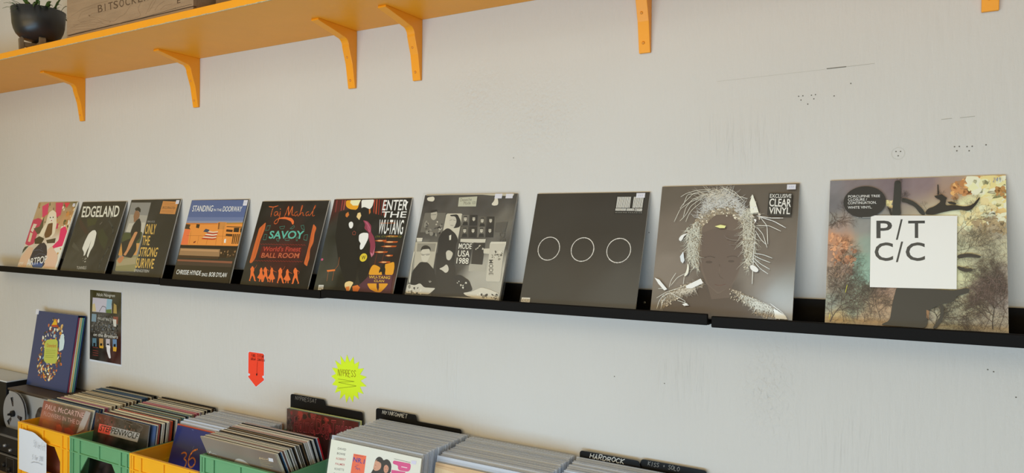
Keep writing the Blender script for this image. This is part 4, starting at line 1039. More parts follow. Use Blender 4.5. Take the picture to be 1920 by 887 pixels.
 ],
 'div_a': [
  ["S","#8a8a8a","NYPRESSAT",[229,3238,1192,3241,244,3370],12],
 ],
 'div_b': [
  ["S","#c9c9c6","NYINKOMMET",[254,3249,1211,3263,280,3376],16],
 ],
 'div_c': [
  ["S","#d8d8d6","HÅRDROCK",[282,3248,1207,3265,313,3369],18],
  ["S","#d8d8d6","METAL",[698,3104,1302,3112,729,3206],18],
 ],
 'div_d': [
  ["S","#8a8a88","KISS + SOLO",[1816,3276,2602,3277,1835,3385],12],
 ],
 'paul': [
  ["P","#6a4a44",[0,0,3150,0,3150,3150,0,3150]],
  ["G",10,0.02,[[69,3150,"#8a4a44"],[680,3150,"#7a4a40"],[2771,3150,"#8a6a62"],[1792,3143,"#5a4a40"],[1228,2735,"#5c4a40"],[421,2425,"#a8604a"],[1327,2321,"#a84c40"],[2124,2323,"#8a4038"],[710,2191,"#b07054"],[2567,2540,"#5a4238"],[1749,2537,"#54483e"]]],
  ["P","#b8563f",[1176,2416,1412,2469,1603,2361,1560,2200,1276,2177]],
  ["P","#a04438",[1740,2381,2005,2439,2406,2327,2309,2217,1822,2182]],
  ["P","#b0704c",[216,2456,425,2505,754,2355,726,2154,317,2133]],
  ["T","#c9a09a","PAUL McCARTNEY",[195,2861,2989,2885,202,3042],2],
  ["T","#b88a84","FLOWERS IN THE DIRT",[202,2623,3005,2623,177,2769],2],
  ["L","#b0988c",7,[1557,2606,1586,2359]],
  ["L","#b0988c",7,[1493,3150,1593,3097]],
  ["P","#a39a98",[2851,3150,3150,3122,2958,2522,2553,2311,2676,2708]],  # sheen of the plastic sleeve, painted pale over the end of the title
 ],
 'steppen': [
  ["P","#2e2826",[0,0,3150,0,3150,3150,0,3150]],
  ["G",12,0.03,[[91,3110,"#54302c"],[1523,3146,"#3a3230"],[3012,3150,"#463c38"],[0,2229,"#2c302a"],[1706,2295,"#1e1f1c"],[2974,2379,"#221f1e"],[739,2832,"#5a2a28"]]],
  ["B",81,50,[91,3110,2884,3143,2817,2821,1615,2719,235,2800],["#5a4e48","#3a3230","#6c4a40","#232020"],20,70],
  ["P","#a83c34",[306,2810,1103,2804,1120,2564,262,2516]],
  ["P","#9a9490",[306,2810,2695,2834,2612,2524,285,2512]],
  ["P","#d05048",[306,2810,1065,2814,987,2520,285,2512]],
  ["T","#1a1616","STEPPENWOLF",[343,2582,2566,2618,423,2778],14],
  ["L","#b84038",7,[243,3089,475,2875]],
  ["L","#b84038",7,[310,3119,589,2851]],
  ["L","#8a7a6c",6,[1104,3128,1667,3126,1751,3058]],
  ["L","#8a7a6c",6,[2422,3115,2835,3058,2673,2877]],
  ["L","#8a7a6c",6,[1885,3078,2233,3048]],
 ],
 'thirtysix': [
  ["P","#213265",[0,0,3150,0,3150,3150,0,3150]],
  ["L","#e08a44",50,[568,2312,671,2367,802,2350,813,2246,718,2174,891,2128,905,2017,862,1897]],
  ["L","#e08a44",50,[1271,2554,1088,2479,979,2292,988,2087,1110,1966,1252,1991,1341,2147,1271,2247,1136,2281,1021,2187]],
  ["L","#8a90b8",6,[1038,2528,1077,2629]],
  ["L","#8a90b8",6,[773,3115,869,3106]],
 ],
 'grey': [
  ["P","#8a7f76",[0,0,3150,0,3150,3150,0,3150]],
  ["G",6,0.01,[[0,3106,"#8c8278"],[3066,3072,"#7c7068"],[1577,2880,"#857a70"],[0,2411,"#8a8078"]]],
  ["E","#b8b0a8",1519,2222,430,430,0],
  ["L","#d8d2c8",17,[125,2655,115,2576,212,2609,242,2577,334,2602,432,2579]],
  ["L","#d8d2c8",17,[447,2518,450,2404,583,2509,588,2459,488,2387]],
  ["L","#d8d2c8",17,[568,2391,696,2457,728,2401,877,2420]],
  ["L","#d8d2c8",17,[81,2544,217,2679,204,2595]],
  ["T","#c9b088","BALLA",[2399,2839,2781,2873,2448,2912],8],
  ["L","#b8a078",9,[2400,2781,2929,2834]],
  ["L","#b8a078",9,[2391,2726,2822,2757]],
  ["L","#b8a078",9,[2382,2671,2714,2681]],
  ["L","#b8a078",9,[2373,2615,2886,2666]],
  ["L","#b8a078",9,[2364,2560,2778,2589]],
  ["L","#b8a078",9,[2355,2504,2670,2511]],
  ["L","#b8a078",9,[2346,2448,2842,2497]],
  ["L","#b8a078",9,[2336,2392,2734,2419]],
  ["PART","price_sticker"],
  ["P","#e4e2e8",[2843,2977,3027,2988,2992,2861,2806,2855]],
 ],
 'hound': [
  ["P","#4a2a2c",[0,0,3150,0,3150,3150,0,3150]],
  ["G",10,0.02,[[26,3131,"#5a4a48"],[3080,3120,"#5a2428"],[930,2531,"#7a3038"],[376,2546,"#5a3034"],[1472,2420,"#3a2224"],[69,2400,"#4a403e"],[644,3078,"#7a3a40"]]],
  ["B",91,60,[168,3131,1986,3131,2250,2884,2000,2407,1367,2307,520,2350,148,2690],["#8a3a40","#6a2c32","#a8484c","#3a2224","#94404a"],50,150],
  ["B",92,24,[26,3112,196,3115,326,2241,72,2241],["#6c5a58","#3c3230","#584a48"],40,90],
  ["T","#241214","Hound Dog Taylor",[317,2428,2890,2642,340,2956],40],
  ["T","#b05860","Hound Dog Taylor",[330,2450,2877,2650,354,2939],26],
  ["T","#6e3038","Hound Dog Taylor",[341,2465,2864,2661,366,2916],4],
  ["L","#8a3a40",12,[1736,2500,1685,2415,1739,2347]],
  ["L","#8a3a40",12,[1788,2546,1893,2543,1947,2456]],
 ],
 'duet': [
  ["P","#d8d8ce",[0,0,3150,0,3150,3150,0,3150]],
  ["G",5,0.003,[[33,3137,"#dcdcd0"],[3031,3110,"#d8d6cc"],[1671,2646,"#dadad2"]]],
  ["T","#4a4a4c","DAVID",[280,2920,584,2933,283,2976],6],
  ["T","#4a4a4c","BOWIE",[275,2788,578,2802,278,2844],6],
  ["T","#b0484c","ROBERT",[269,2648,616,2670,272,2704],6],
  ["T","#b0484c","PALMER",[263,2508,610,2532,267,2564],6],
  ["T","#6a6a6a","ROXETTE",[258,2372,604,2397,261,2428],6],
  ["T","#4a4a4c","ROXY",[253,2238,555,2256,256,2294],6],
  ["P","#ec6a4c",[872,2902,1325,2917,1322,2427,850,2376]],
  ["T","#403c8c","NR.1",[881,2702,1286,2699,887,2819],20],
  ["T","#4a3c80","HIT",[1007,2611,1116,2614,1006,2640],3],
  ["L","#8a3a4c",9,[928,2874,1222,2884]],
  ["L","#8a3a4c",9,[895,2874,908,2874]],
  ["L","#7a5a8c",14,[970,2573,1031,2599,1015,2501,1078,2583,1075,2495,1133,2577,1166,2511]],
  ["P","#2c2624",[1627,2780,1669,2914,1764,2977,1873,2956,1925,2894,2020,2957,2128,2928,2210,2833,2217,2629,2058,2589,1590,2491,1562,2533,1629,2639]],
  ["P","#c9947c",[1640,2830,1705,2888,1795,2856,1866,2805,1873,2697,1802,2622,1681,2585,1609,2635,1624,2733]],
  ["P","#c48c74",[1968,2760,2032,2818,2122,2771,2134,2695,2096,2608,2005,2592,1960,2681]],
  ["P","#2c2624",[1669,2851,1758,2889,1813,2875,1835,2800,1797,2841,1723,2844]],
  ["L","#3a2a24",8,[1655,2738,1698,2737]],
  ["L","#3a2a24",8,[1998,2726,2032,2727]],
  ["L","#3a2a24",8,[2077,2729,2102,2727]],
  ["L","#8c4a44",8,[1627,2654,1681,2648]],
  ["L","#8c4a44",8,[2026,2661,2077,2664]],
  ["P","#1f1f22",[1598,2571,1847,2599,2020,2567,1528,2480]],
  ["P","#cf4a84",[2248,2956,2833,2970,2837,2818,2766,2756,2486,2741,2429,2778,2427,2857,2241,2869]],
  ["P","#f0c0d0",[2539,2855,2730,2860,2729,2839,2533,2832]],
  ["P","#cf4a84",[2235,2713,2688,2738,2677,2683,2231,2604]],
  ["L","#5a5a5c",9,[2272,2999,2809,2996]],
  ["PART","price_sticker"],
  ["P","#d8d4ec",[2840,3055,2998,3066,2992,2974,2843,2972]],
 ],
 'beige': [
  ["P","#c4a480",[0,0,3150,0,3150,3150,0,3150]],
  ["G",4,0.01,[[0,3106,"#c8a884"],[1441,3148,"#bc9a74"]]],
  ["P","#dcc8a4",[0,3025,13,3024,50,2762,27,2757]],
  ["P","#dcc8a4",[37,3022,62,3022,98,2770,74,2766]],
  ["P","#dcc8a4",[87,3020,111,3019,145,2779,121,2774]],
  ["P","#dcc8a4",[136,3017,160,3017,192,2787,168,2783]],
  ["P","#dcc8a4",[185,3015,209,3014,239,2795,216,2791]],
  ["P","#dcc8a4",[233,3012,258,3012,286,2804,262,2800]],
  ["P","#dcc8a4",[282,3010,306,3009,333,2812,309,2808]],
  ["P","#dcc8a4",[331,3007,355,3007,379,2820,356,2816]],
  ["P","#dcc8a4",[379,3005,403,3004,426,2829,403,2825]],
  ["P","#dcc8a4",[428,3002,452,3002,472,2837,449,2833]],
  ["P","#dcc8a4",[476,3000,500,2999,519,2845,495,2841]],
  ["P","#dcc8a4",[524,2998,548,2997,565,2854,542,2849]],
  ["P","#dcc8a4",[572,2995,596,2995,611,2862,588,2858]],
  ["P","#dcc8a4",[620,2993,643,2992,657,2870,634,2866]],
  ["P","#dcc8a4",[667,2990,691,2990,703,2878,680,2874]],
  ["P","#dcc8a4",[715,2988,738,2987,748,2886,726,2882]],
  ["P","#dcc8a4",[762,2985,786,2985,794,2894,771,2890]],
  ["P","#dcc8a4",[809,2983,833,2982,840,2903,817,2899]],
  ["P","#dcc8a4",[857,2981,880,2980,885,2911,862,2907]],
  ["P","#dcc8a4",[904,2978,927,2978,930,2919,908,2915]],
  ["P","#dcc8a4",[951,2976,974,2975,976,2927,953,2923]],
  ["P","#dcc8a4",[997,2973,1021,2973,1021,2935,998,2931]],
  ["P","#dcc8a4",[1044,2971,1067,2971,1066,2943,1043,2939]],
  ["P","#dcc8a4",[1091,2969,1114,2968,1111,2951,1088,2947]],
  ["P","#dcc8a4",[1137,2966,1160,2966,1155,2959,1133,2955]],
  ["P","#dcc8a4",[1183,2964,1206,2964,1200,2967,1178,2963]],
  ["P","#dcc8a4",[1230,2962,1252,2961,1245,2975,1222,2971]],
  ["P","#dcc8a4",[1276,2959,1298,2959,1289,2983,1267,2979]],
  ["P","#dcc8a4",[1322,2957,1344,2957,1334,2991,1311,2987]],
  ["P","#dcc8a4",[1367,2955,1390,2954,1378,2999,1356,2995]],
  ["L","#a8865e",10,[0,3085,641,3078]],
 ],
 'woodcrate': [
  ["T","#5c4634","B",[1955,824,2226,824,1930,1078],4],
  ["T","#5c4634","I",[2360,820,2404,820,2335,1072],4],
  ["T","#5c4634","T",[2571,821,2834,821,2546,1072],4],
  ["T","#5c4634","S",[2872,818,3133,818,2848,1068],4],
  ["T","#5c4634","O",[3208,822,3465,822,3184,1070],4],
  ["T","#5c4634","C",[3544,823,3797,822,3520,1068],4],
  ["T","#5c4634","K",[3897,823,4146,822,3873,1066],4],
  ["T","#5c4634","E",[4244,823,4489,822,4220,1065],4],
  ["T","#5c4634","R",[4565,823,4807,822,4542,1063],4],
  ["T","#5c4634","E",[6277,487,6440,492,6265,658],6],
  ["L","#3f2e20",10,[89,266,2310,280,4444,299,6160,352,6994,359]],
  ["L","#86694e",6,[1538,852,2415,822,3072,899,3499,1084]],
  ["L","#86694e",6,[1481,747,1969,646,2419,488,2915,403,3185,507,3505,555,3819,788,4025,972]],
  ["L","#86694e",6,[868,636,1280,606,1970,485,2532,339,2971,270,3507,322,4136,343,4392,383,4235,634,4437,879]],
  ["L","#86694e",6,[265,951,1040,1103,1849,1145,2523,1139]],
  ["L","#86694e",6,[748,784,923,989,1507,1034,1964,1031]],
  ["L","#86694e",6,[718,739,868,652,1453,637,1855,630,2253,415]],
  ["L","#86694e",6,[390,618,1163,563,1743,445,2197,358]],
  ["L","#86694e",6,[451,527,1281,466,2028,349]],
  ["L","#86694e",6,[392,436,1048,389,1859,320]],
  ["L","#86694e",6,[4646,392,4796,522,4943,711,5091,809]],
  ["L","#86694e",6,[4797,431,4995,583,5191,764]],
  ["L","#86694e",6,[5145,441,5291,569,5631,667]],
  ["L","#86694e",6,[209,526,690,588]],
  ["L","#86694e",6,[1393,856,1452,751,1538,836]],
  ["L","#86694e",6,[3187,288,3824,309,4239,298]],
  ["L","#86694e",6,[5440,428,5633,518,6016,520]],
  ["L","#86694e",6,[573,313,1283,325,1972,325]],
  ["E","#4a3626",1423,803,18,22,0],
  ["E","#3a2a1e",2669,412,12,12,0],
  ["E","#3a2a1e",6184,355,12,12,0],
 ],
}
HOLES = [(-0.2711, 1.855), (-0.2623, 1.8553), (-0.2661, 1.8463), (-0.2445, 1.855), (-0.2363, 1.8556), (-0.2395, 1.8467), (-0.2519, 1.8361), (-0.1985, 1.8496), (-0.078, 1.7235), (-0.0696, 1.7233), (-0.0738, 1.7143), (0.0262, 1.7283), (0.0344, 1.7284), (0.0303, 1.7199), (0.0475, 1.7275), (0.0562, 1.7276), (0.0512, 1.719), (0.0793, 1.7294), (-0.1659, 1.8736), (-0.7013, 1.1816), (-0.57, 1.1795), (-0.6145, 1.548), (0.1351, 1.2361), (0.0885, 1.285), (0.0982, 1.2819), (-1.0057, 1.7485)]
LINES = [((-0.2143, 1.9102), (-0.1751, 1.9107), 0.001, 2), ((-0.4517, 1.9049), (-0.2165, 1.9093), 0.00022, 3), ((-0.174, 1.9106), (-0.1205, 1.9117), 0.0004, 3), ((0.0025, 1.7849), (0.021, 1.7857), 0.0006, 3), ((0.0347, 1.7859), (0.06, 1.7873), 0.0006, 3)]
RING = (-0.0739, 1.7192)
# ------------------------------------------------------------------ the room
def wall():
    mb = MB(); mb.box(-7.5, 4.5, 0, .12, 0, 3.6, 0); o = mb.build('wall_back', [M_wall, mat('filled_hole', '#6f6a62', .9, .1), mat('pencil_line', '#7a766e', .9, .1)]); struct(o)
    mb = MB()
    def hole(x, z, r=.0014): mb.face([(x+r*math.cos(a*PI/4), -.0004, z+r*math.sin(a*PI/4)) for a in range(8)], 1)
    for x, z in HOLES: hole(x, z)
    def line(a, b, w_, mi=2): mb.face([(a[0], -.0004, a[1]-w_), (b[0], -.0004, b[1]-w_), (b[0], -.0004, b[1]+w_), (a[0], -.0004, a[1]+w_)], mi)
    for a, b, w_, k in LINES: line(a, b, w_, k)
    d = mb.build('wall_marks', [M_wall, mat('filled_hole', '#6f6a62', .9, .1), mat('pencil_line', '#7a766e', .9, .1), mat('faint_line', '#b2aea5', .9, .1)], o)
    # a raised ring of filler round one plugged hole and a lifted paint edge
    mb = MB(); x, z = RING
    for k in range(28):
        a0, a1 = 2*PI*k/28, 2*PI*(k+1)/28; r0, r1 = .0119, .0125
        mb.face([(x+r*math.cos(a), -.0006, z+r*math.sin(a)) for r, a in ((r0, a0), (r1, a0), (r1, a1), (r0, a1))], 0)
    mb.build('filler_ring', mat('filler_edge', '#c3c0b8', .8, .2), o)
wall()
mb = MB(); mb.box(-7.5, 4.5, -5.5, 0, -.1, 0); struct(mb.build('floor', M_floor))
mb = MB(); mb.box(-7.5, 4.5, -5.5, .12, 3.6, 3.7); struct(mb.build('ceiling', M_ceil))
# ------------------------------------------------------------------ orange shelf and its brackets
SZ = CZ+.6205
sh = empty('wall_shelf', (-2, 0, SZ)); tag(sh, 'long orange-painted chipboard wall shelf above the row of records', 'shelf')
mb = MB(); mb.box(-5.2, 1.4, -.347, -.0005, SZ, SZ+.0245); off(mb.build('shelf_board', M_orange, bevel=.0008), sh)
mb = MB()
x = -5.2
while x < 1.4:
    d = R.uniform(.0016, .0030); n = R.uniform(.01, .03); mb.box(x, min(x+n, 1.4), -.3476, -.346, SZ-.0006, SZ+d); x += n
off(mb.build('chipped_edge', M_chip), sh); tag(sh.children[-1], 'bare chipboard strip along the lower front edge', None)
def bracket(xr, label):
    r = empty('shelf_bracket', (xr-.014, 0, SZ)); tag(r, label, 'bracket', 'orange brackets under the wall shelf')
    w_ = .029; prof = [(0, 0), (-.165, 0), (-.166, -.006), (-.10, -.020)]
    for k in range(7):                                        # inner curve of the elbow
        a = PI/2*k/6; prof.append((-.058+.022*math.sin(a)-0, -.030-.026*(1-math.cos(a))))
    prof += [(-.020, -.105), (-.0075, -.1795), (0, -.1795)]
    mb = MB(); mb.prism(prof, lambda u, v, t: (t, u-.0004, v), -w_/2, w_/2); b = mb.build('bracket_body', M_orange, r, bevel=.0012)
    for z, y in ((-.085, -.0265), (-.155, -.0125)):
        m2 = MB(); m2.lathe([(.0001, .0022), (.003, .002), (.0042, .0), (.0042, -.002)], (-.002, y, z), 14, axis='y'); m2.build('screw', M_screw, r, smooth=True)
    return r
BL = ['orange bracket furthest left, below the plant pot', 'orange bracket under the shelf, second from the left end', 'left one of the close pair of orange brackets mid-shelf', 'right one of the close pair of orange brackets mid-shelf',
      'orange bracket cut off by the top edge above the plain grey record', 'orange bracket tip just showing at the top right corner']
for xr, lb in zip((-3.1136, -2.3558, -1.5832, -1.3248, -.6155, .096), BL): bracket(xr, lb)
# ------------------------------------------------------------------ black picture ledges
SEG = [(-3.78, -2.4125, CZ-.1843, -.0030, -3.2), (-2.4095, -1.6125, CZ-.1887, -.0023, -2.2), (-1.6095, -.4345, CZ-.1837, .0054, -1.1), (-.4265, .74, CZ-.1767, .0116, .2)]
LL = ['black picture ledge at the far left, under the first three records', 'short black picture ledge under the locomotive and neon sign records', 'black picture ledge in the middle, under four records up to the open joint', 'black picture ledge at the right end, under the tree record']
for (x0, x1, z0, sl, xc), lb in zip(SEG, LL):
    r = empty('picture_ledge', (x0, 0, z0+sl*(x0-xc)), (0, -math.atan(sl), 0)); tag(r, lb, 'ledge', 'black picture ledges'); L = x1-x0
    mb = MB(); mb.box(0, L, -.1105, -.0005, -.0250, -.0226); mb.build('ledge_base', M_black, r)
    mb = MB(); mb.box(0, L, -.120, -.1107, -.0250, 0); mb.build('front_lip', M_black, r, bevel=.0022)
    mb = MB(); mb.box(.36 if x0 < -3 else 0, L, -.0100, -.0004, -.0224, .0378); mb.build('back_rail', M_black, r, bevel=.0008)
    for sx in ((L*.842,) if x0 > -1 else (L*.158, L*.842)) if L > 1 else (.05, L-.05):
        m2 = MB(); m2.lathe([(.0001, .0010), (.0028, .0012), (.0036, .0004), (.0036, -.0005)], (sx, -.0101, .006), 12, axis='y'); m2.build('screw', M_steel, r, smooth=True)
# ------------------------------------------------------------------ ten records on the ledges
TR = .315
album('artpop', 'pink collage record cover lettered ARTPOP, first on the left of the ledge', tags=[(.285, .294, .018, .013)], edge='#e6e2da')
album('edgeland', 'black record cover lettered EDGELAND over a white glowing figure', edge='#bdb9b0', sleeve=(.002, .001, 1))
album('strong', 'record cover with gold words ONLY THE STRONG SURVIVE and orange sticker', edge='#c4c0ba', sleeve=(.002, .001, 1), tags=[(.289, .296, .020, .015)])
album('doorway', 'record cover with an orange locomotive under blue sky, STANDING IN THE DOORWAY', edge='#c9c6c0', tags=[(.291, .292, .021, .020)])
album('savoy', 'dark record cover with orange dancers and green SAVOY neon lettering', edge='#d5d2cc')
album('wutang', 'record cover lettered ENTER THE WU-TANG with a yellow emblem', edge='#dcdad4')
album('mode', 'black and white photo collage record cover in a clear plastic sleeve, MODE USA 1988', edge='#8a867e', tags=[(.245, .301, .0235, .014), (.2805, .301, .0225, .013)], sleeve=(.006, .006, 1), th=.0075, tagtxt=False)
album('rings', 'plain dark grey record cover with three white rings in a row', edge='#b9b7b2', tags=[(.281, .300, .0225, .0125)])
album('vinyl', 'brown record cover with a backlit wiry haired head, sticker EXCLUSIVE CLEAR VINYL', edge='#d0cdc8', tags=[(.290, .299, .0185, .0115)])
album('ptcc', 'record cover of a bare dead tree behind a white square lettered P/T C/C', edge='#d8d0bc', tags=[])
# price on the tree record
# ------------------------------------------------------------------ things pinned to the wall
def sheet(key, name, outline, col_mat, label, cat, thick=.0007, border=None):
    O, U, V, w_, h_ = FRAME[key]; r = empty(name, O); tag(r, label, cat)
    mb = MB(); mb.prism(outline, lambda u, v, t: (O[0]+u, -t, O[2]+v), .0003, .0003+thick); off(mb.build('sheet', col_mat), r)
    if border:
        m3 = MB(); m3.prism(border, lambda u, v, t: (O[0]+u, -t, O[2]+v), .0002, .0007); off(m3.build('backing_sheet', M_paper), r)
    m2 = MB(); pr = Print(key, m2, 0, .0003); pr.run(ART.get(key, []), (lambda c: lin(c)) if key != 'poster' else ink); off(m2.build('printed_face' if key == 'poster' else 'handwriting', M_matte, norm=False), r); return r
sheet('poster', 'poster', [(0, 0), (.225, 0), (.225, .292), (0, .292)], M_paper, 'dark narrow poster taped to the wall above the record crates', 'poster', border=[(-.002, -.008), (.2285, -.008), (.2285, .293), (-.002, .293)])
aw, ah = .082, .121
sheet('arrow', 'paper_arrow', [(.002+aw/2, .004), (.002+aw, .032), (.002+aw-.002, .038), (.075, .0405), (.075, .046), (.083, .047), (.083, .118), (.078, .123), (.008, .123), (.003, .118), (.003, .047), (.012, .046), (.012, .0405), (.003, .038), (.003, .034)],
      mat('neon_red_card', (.95, .060, .022), .6, .3), 'neon red paper arrow pointing down, stuck on the wall', 'sign', border=[(.043, .001), (.087, .031), (.088, .120), (.081, .126), (.005, .126), (.0, .120), (.0, .034)])
star = []
for k in range(34):
    a = PI/2+2*PI*k/34+.09; rr_ = (.0765 if k % 2 == 0 else .0535)*(1+.03*math.sin(k*3.7)); star.append((.079+rr_*math.cos(a), .0795+rr_*math.sin(a)))
st = sheet('star', 'paper_star', star, mat('neon_yellow_card', (.70, .90, .020), .6, .3), 'neon yellow spiky paper star on the wall, handwritten NYPRESS', 'sign')
# ------------------------------------------------------------------ tables, crates
TZ, TZ2 = CZ-.995, CZ-.930
def table(x0, x1, top, label):
    r = empty('table', (x0, -.4, 0)); tag(r, label, 'table')
    mb = MB(); mb.box(x0, x1, -.80, -.004, top-.022, top); off(mb.build('table_top', M_table, bevel=.002), r)
    for x in (x0+.03, x1-.07):
        for y in (-.77, -.05):
            m2 = MB(); m2.box(x, x+.04, y, y+.04, 0, top-.0225); off(m2.build('leg', M_table), r)
table(-4.3, -1.874, TZ, 'plywood table carrying the tape deck and the lower crates, left of the higher table'); table(-1.870, .2, TZ2, 'plywood table carrying the higher crates, right of the lower table')
CW, CH, CY0, CY1 = .3505, .2555, -.342, -.001
def crate(x, base, m, label, group, letter=None, CH=CH):
    r = empty('record_crate', (x, CY0, base)); tag(r, label, 'crate', group)
    W, H, D = CW-.002, CH, CY1-CY0; t = .005
    mb = MB()
    mb.box(0, W, .004, D-.001, 0, .006)
    # front: rim band, lower panel, two gusseted sides round the hand opening
    fr = lambda u, v, t_: (u, t_, v)
    hz = H-.052
    def face_(y0, y1):
        mb.box(0, W, y0, y1, hz, H); mb.box(0, W, y0, y1, .0, H-.155)
        l = [(0, H-.155), (.16*W, H-.155), (.16*W, H-.118), (.31*W, hz), (0, hz)]
        mb.prism(l, fr, y0, y1); mb.prism([(W-u, v) for u, v in l], fr, y0, y1)
    face_(.005, .005+t); face_(D-.0045, D-.0003)
    for x0, x1 in ((.0008, .0050), (W-.0050, W-.0008)): mb.box(x0, x1, .005+t, D-.0047, 0, H)
    # rims and ribs
    for z, dz, e in ((H-.006, .006, 0), (hz-.002, .004, .0), (H-.157, .004, 0), (.0, .006, 0)):
        mb.box(0, W, 0, .0055, z, z+dz); mb.box(0, W, D-.0047, D, z, z+dz)
        for sx in (0, W-.0055): mb.box(sx, sx+.0055, .0055, D-.0047, z, z+dz)
    for u in (0, .045, .155, .5, .845, .955):
        xx = min(max(u*W-.004, 0), W-.008)
        z1 = H-.006; z0 = 0 if u != .5 else hz
        mb.box(xx, xx+(.008 if u not in (.155, .845) else .012), .0003, .005, z0, z1)
    mb.build('crate_body', m, r, bevel=.0009)
    if letter:
        m2 = MB(); V_, F_ = text_polys(letter, 20); i = 0
        m2.v = [(.262+vx*.05, .0043, .062+vy*.034) for vx, vy in V_]; m2.f = list(F_); m2.m = [0]*len(F_); m2.c = [None]*len(F_); m2.build('lettering', M_dark, r, norm=False)
    return r
CX = [-2.925, -2.5745, -2.224, -1.8705, -1.5105, -1.154, -.8035]
GY, GG = 'yellow record crates', 'green record crates'
crate(CX[0], TZ, M_yellow, 'yellow plastic crate with a white paper price note on its front', GY, 'SJ', CH=.2655)
crate(CX[1], TZ, M_green, 'green plastic crate below the STEPPENWOLF record', GG, CH=.2655)
crate(CX[2], TZ, M_yellow, 'yellow plastic crate below the dark blue record numbered 36', GY, CH=.2655)
crate(CX[3], TZ2, M_green, 'green plastic crate below the grey-brown record leaning forward', GG)
r = empty('record_tray', (CX[4], CY0, TZ2)); tag(r, 'long low wooden tray holding the plastic-sleeved records right of the upper green crate', 'tray'); W = 1.066
for nm, b in (('bottom_board', (0, W, 0, CY1-CY0, 0, .009)), ('front_board', (0, W, 0, .010, .0094, .12)), ('back_board', (0, W, CY1-CY0-.006, CY1-CY0, .0094, .12)), ('end_board', (0, .010, .0104, CY1-CY0-.0064, .0094, .12)), ('end_board', (W-.010, W, .0104, CY1-CY0-.0064, .0094, .12))):
    mb = MB(); mb.box(*b); mb.build(nm, M_wood2, r)
# price note taped over the first crate's rim
pn = empty('price_note', (-2.80, -.35, CZ-.82)); tag(pn, 'white handwritten price note hanging on the front of the left yellow crate', 'note')
O, U, V, w_, h_ = FRAME['paper']
m2 = MB(); nx, nz_ = 10, 10
def pnp(i, j): 
    u, v = i/nx, j/nz_; cut = .018*max(0, u-.55)*max(0, v-.6)*8
    return Vector((O[0]+w_*u-.006*(1-v)*(1-u)*0, O[1]-.0012-.010*math.sin(u*2.4)*(1-v)**1.5*.0-.0035*math.sin(u*PI)*(1-v)+.0*v, O[2]+h_*v-cut+(1-u)*.0))
for i in range(nx):
    for j in range(nz_): m2.face([pnp(i, j), pnp(i+1, j), pnp(i+1, j+1), pnp(i, j+1)])
off(m2.build('paper_sheet', M_paper, norm=False, smooth=False), pn)
m2 = MB(); Print('paper', m2, 0, .0062).run(ART['paper'], lin); off(m2.build('handwriting', M_matte, norm=False), pn)
# ------------------------------------------------------------------ records in the crates
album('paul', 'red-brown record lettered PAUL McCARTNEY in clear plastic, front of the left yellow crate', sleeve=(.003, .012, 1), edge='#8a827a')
album('steppen', 'dark worn record lettered STEPPENWOLF, front of the green crate on the lower table', edge='#6a625c', spine='#8a8a8a', mat_=M_print)
album('thirtysix', 'dark blue record with orange number 36 at the front of the second yellow crate', edge='#3a4272')
album('grey', 'grey-brown record with a pale disc leaning forward over a green crate', edge='#a8a096', name='vinyl_record')
album('hound', 'dark red record lettered Hound Dog Taylor leaning in front of a black divider', sleeve=(.006, .003, 1), edge='#4a3a3a')
album('duet', 'white record with a red NR.1 sticker and two dark haired people', sleeve=(.005, .012, 1), edge='#c9c9c0')
album('beige', 'beige record at the front of the crate right of the white record', sleeve=(.005, .010, 1), edge='#b89a78')
def generic(col, edge, spine, th):
    mb = MB(); a, e, s_ = ink(col), ink(edge), ink(spine)
    mb.box(0, .3145, 0, th, 0, .3145, 0, None, [a, e, a, s_, a, s_]); me = mb.build('jacket', M_matte); C.objects.unlink(me); return me
def slv(th, col=M_sleeve):
    mb = MB(); mb.box(-.003, .3175, -.0006, th+.0006, -.001, .3245); me = mb.build('plastic_sleeve', col); C.objects.unlink(me); return me
LIB = {}
def stack(x, n, a, b, pal, label, group, plastic_=False, xw=.0015, zj=.0018):
    """a=(ytop,ztop,lean) of the front one, b of the back one"""
    for i in range(n):
        f = i/(n-1) if n > 1 else 0
        yt, zt, ln = (a[k]+(b[k]-a[k])*f for k in range(3)); ln = math.radians(ln)
        c = pal[i] if len(pal) == n else R.choice(pal)
        sl = plastic_
        th = .0029 if not isinstance(c, tuple) or len(c) < 4 else c[3]
        key = (c, sl)
        if key not in LIB:
            col, edge, spine = (c if isinstance(c, tuple) else (c, c, c))[:3]; LIB[key] = (generic(col, edge, spine, th), slv(th) if sl else None)
        jk, pl = LIB[key]
        zb = zt-.3145*math.cos(ln); yb = yt-.3145*math.sin(ln)
        r = empty('vinyl_record', (x+R.uniform(-xw, xw), yb, zb+R.uniform(-zj, zj*.4)), (-ln, 0, R.uniform(-.0005, .0005))); tag(r, label, 'record', group)
        o = jk.copy(); o.parent = r; C.objects.link(o)
        if pl: o = pl.copy(); o.parent = r; C.objects.link(o)
W_ = [('#d8d2c2', '#e6e2d6', '#d8d4c8'), ('#c8c0ae', '#dcd8cc', '#c4beae'), ('#e0dccf', '#e9e6dc', '#b8b4a8')]
K_ = [('#22222a', '#3a3836', '#8a8882'), ('#2e2a26', '#4a4640', '#1d1c1b'), ('#181818', '#2c2a28', '#24231f')]
B_ = [('#48587a', '#687890', '#445878'), ('#586c80', '#808c94', '#4a5668')]
Rr = [('#a05468', '#b0808c', '#984858'), ('#84504a', '#9c6c66', '#a85448')]
Gn = [('#5a7a78', '#88a09c', '#4a6460')]
Br = [('#6a5848', '#8a7c6c', '#5a4838'), ('#8c7a62', '#b0a48c', '#8a7a64')]
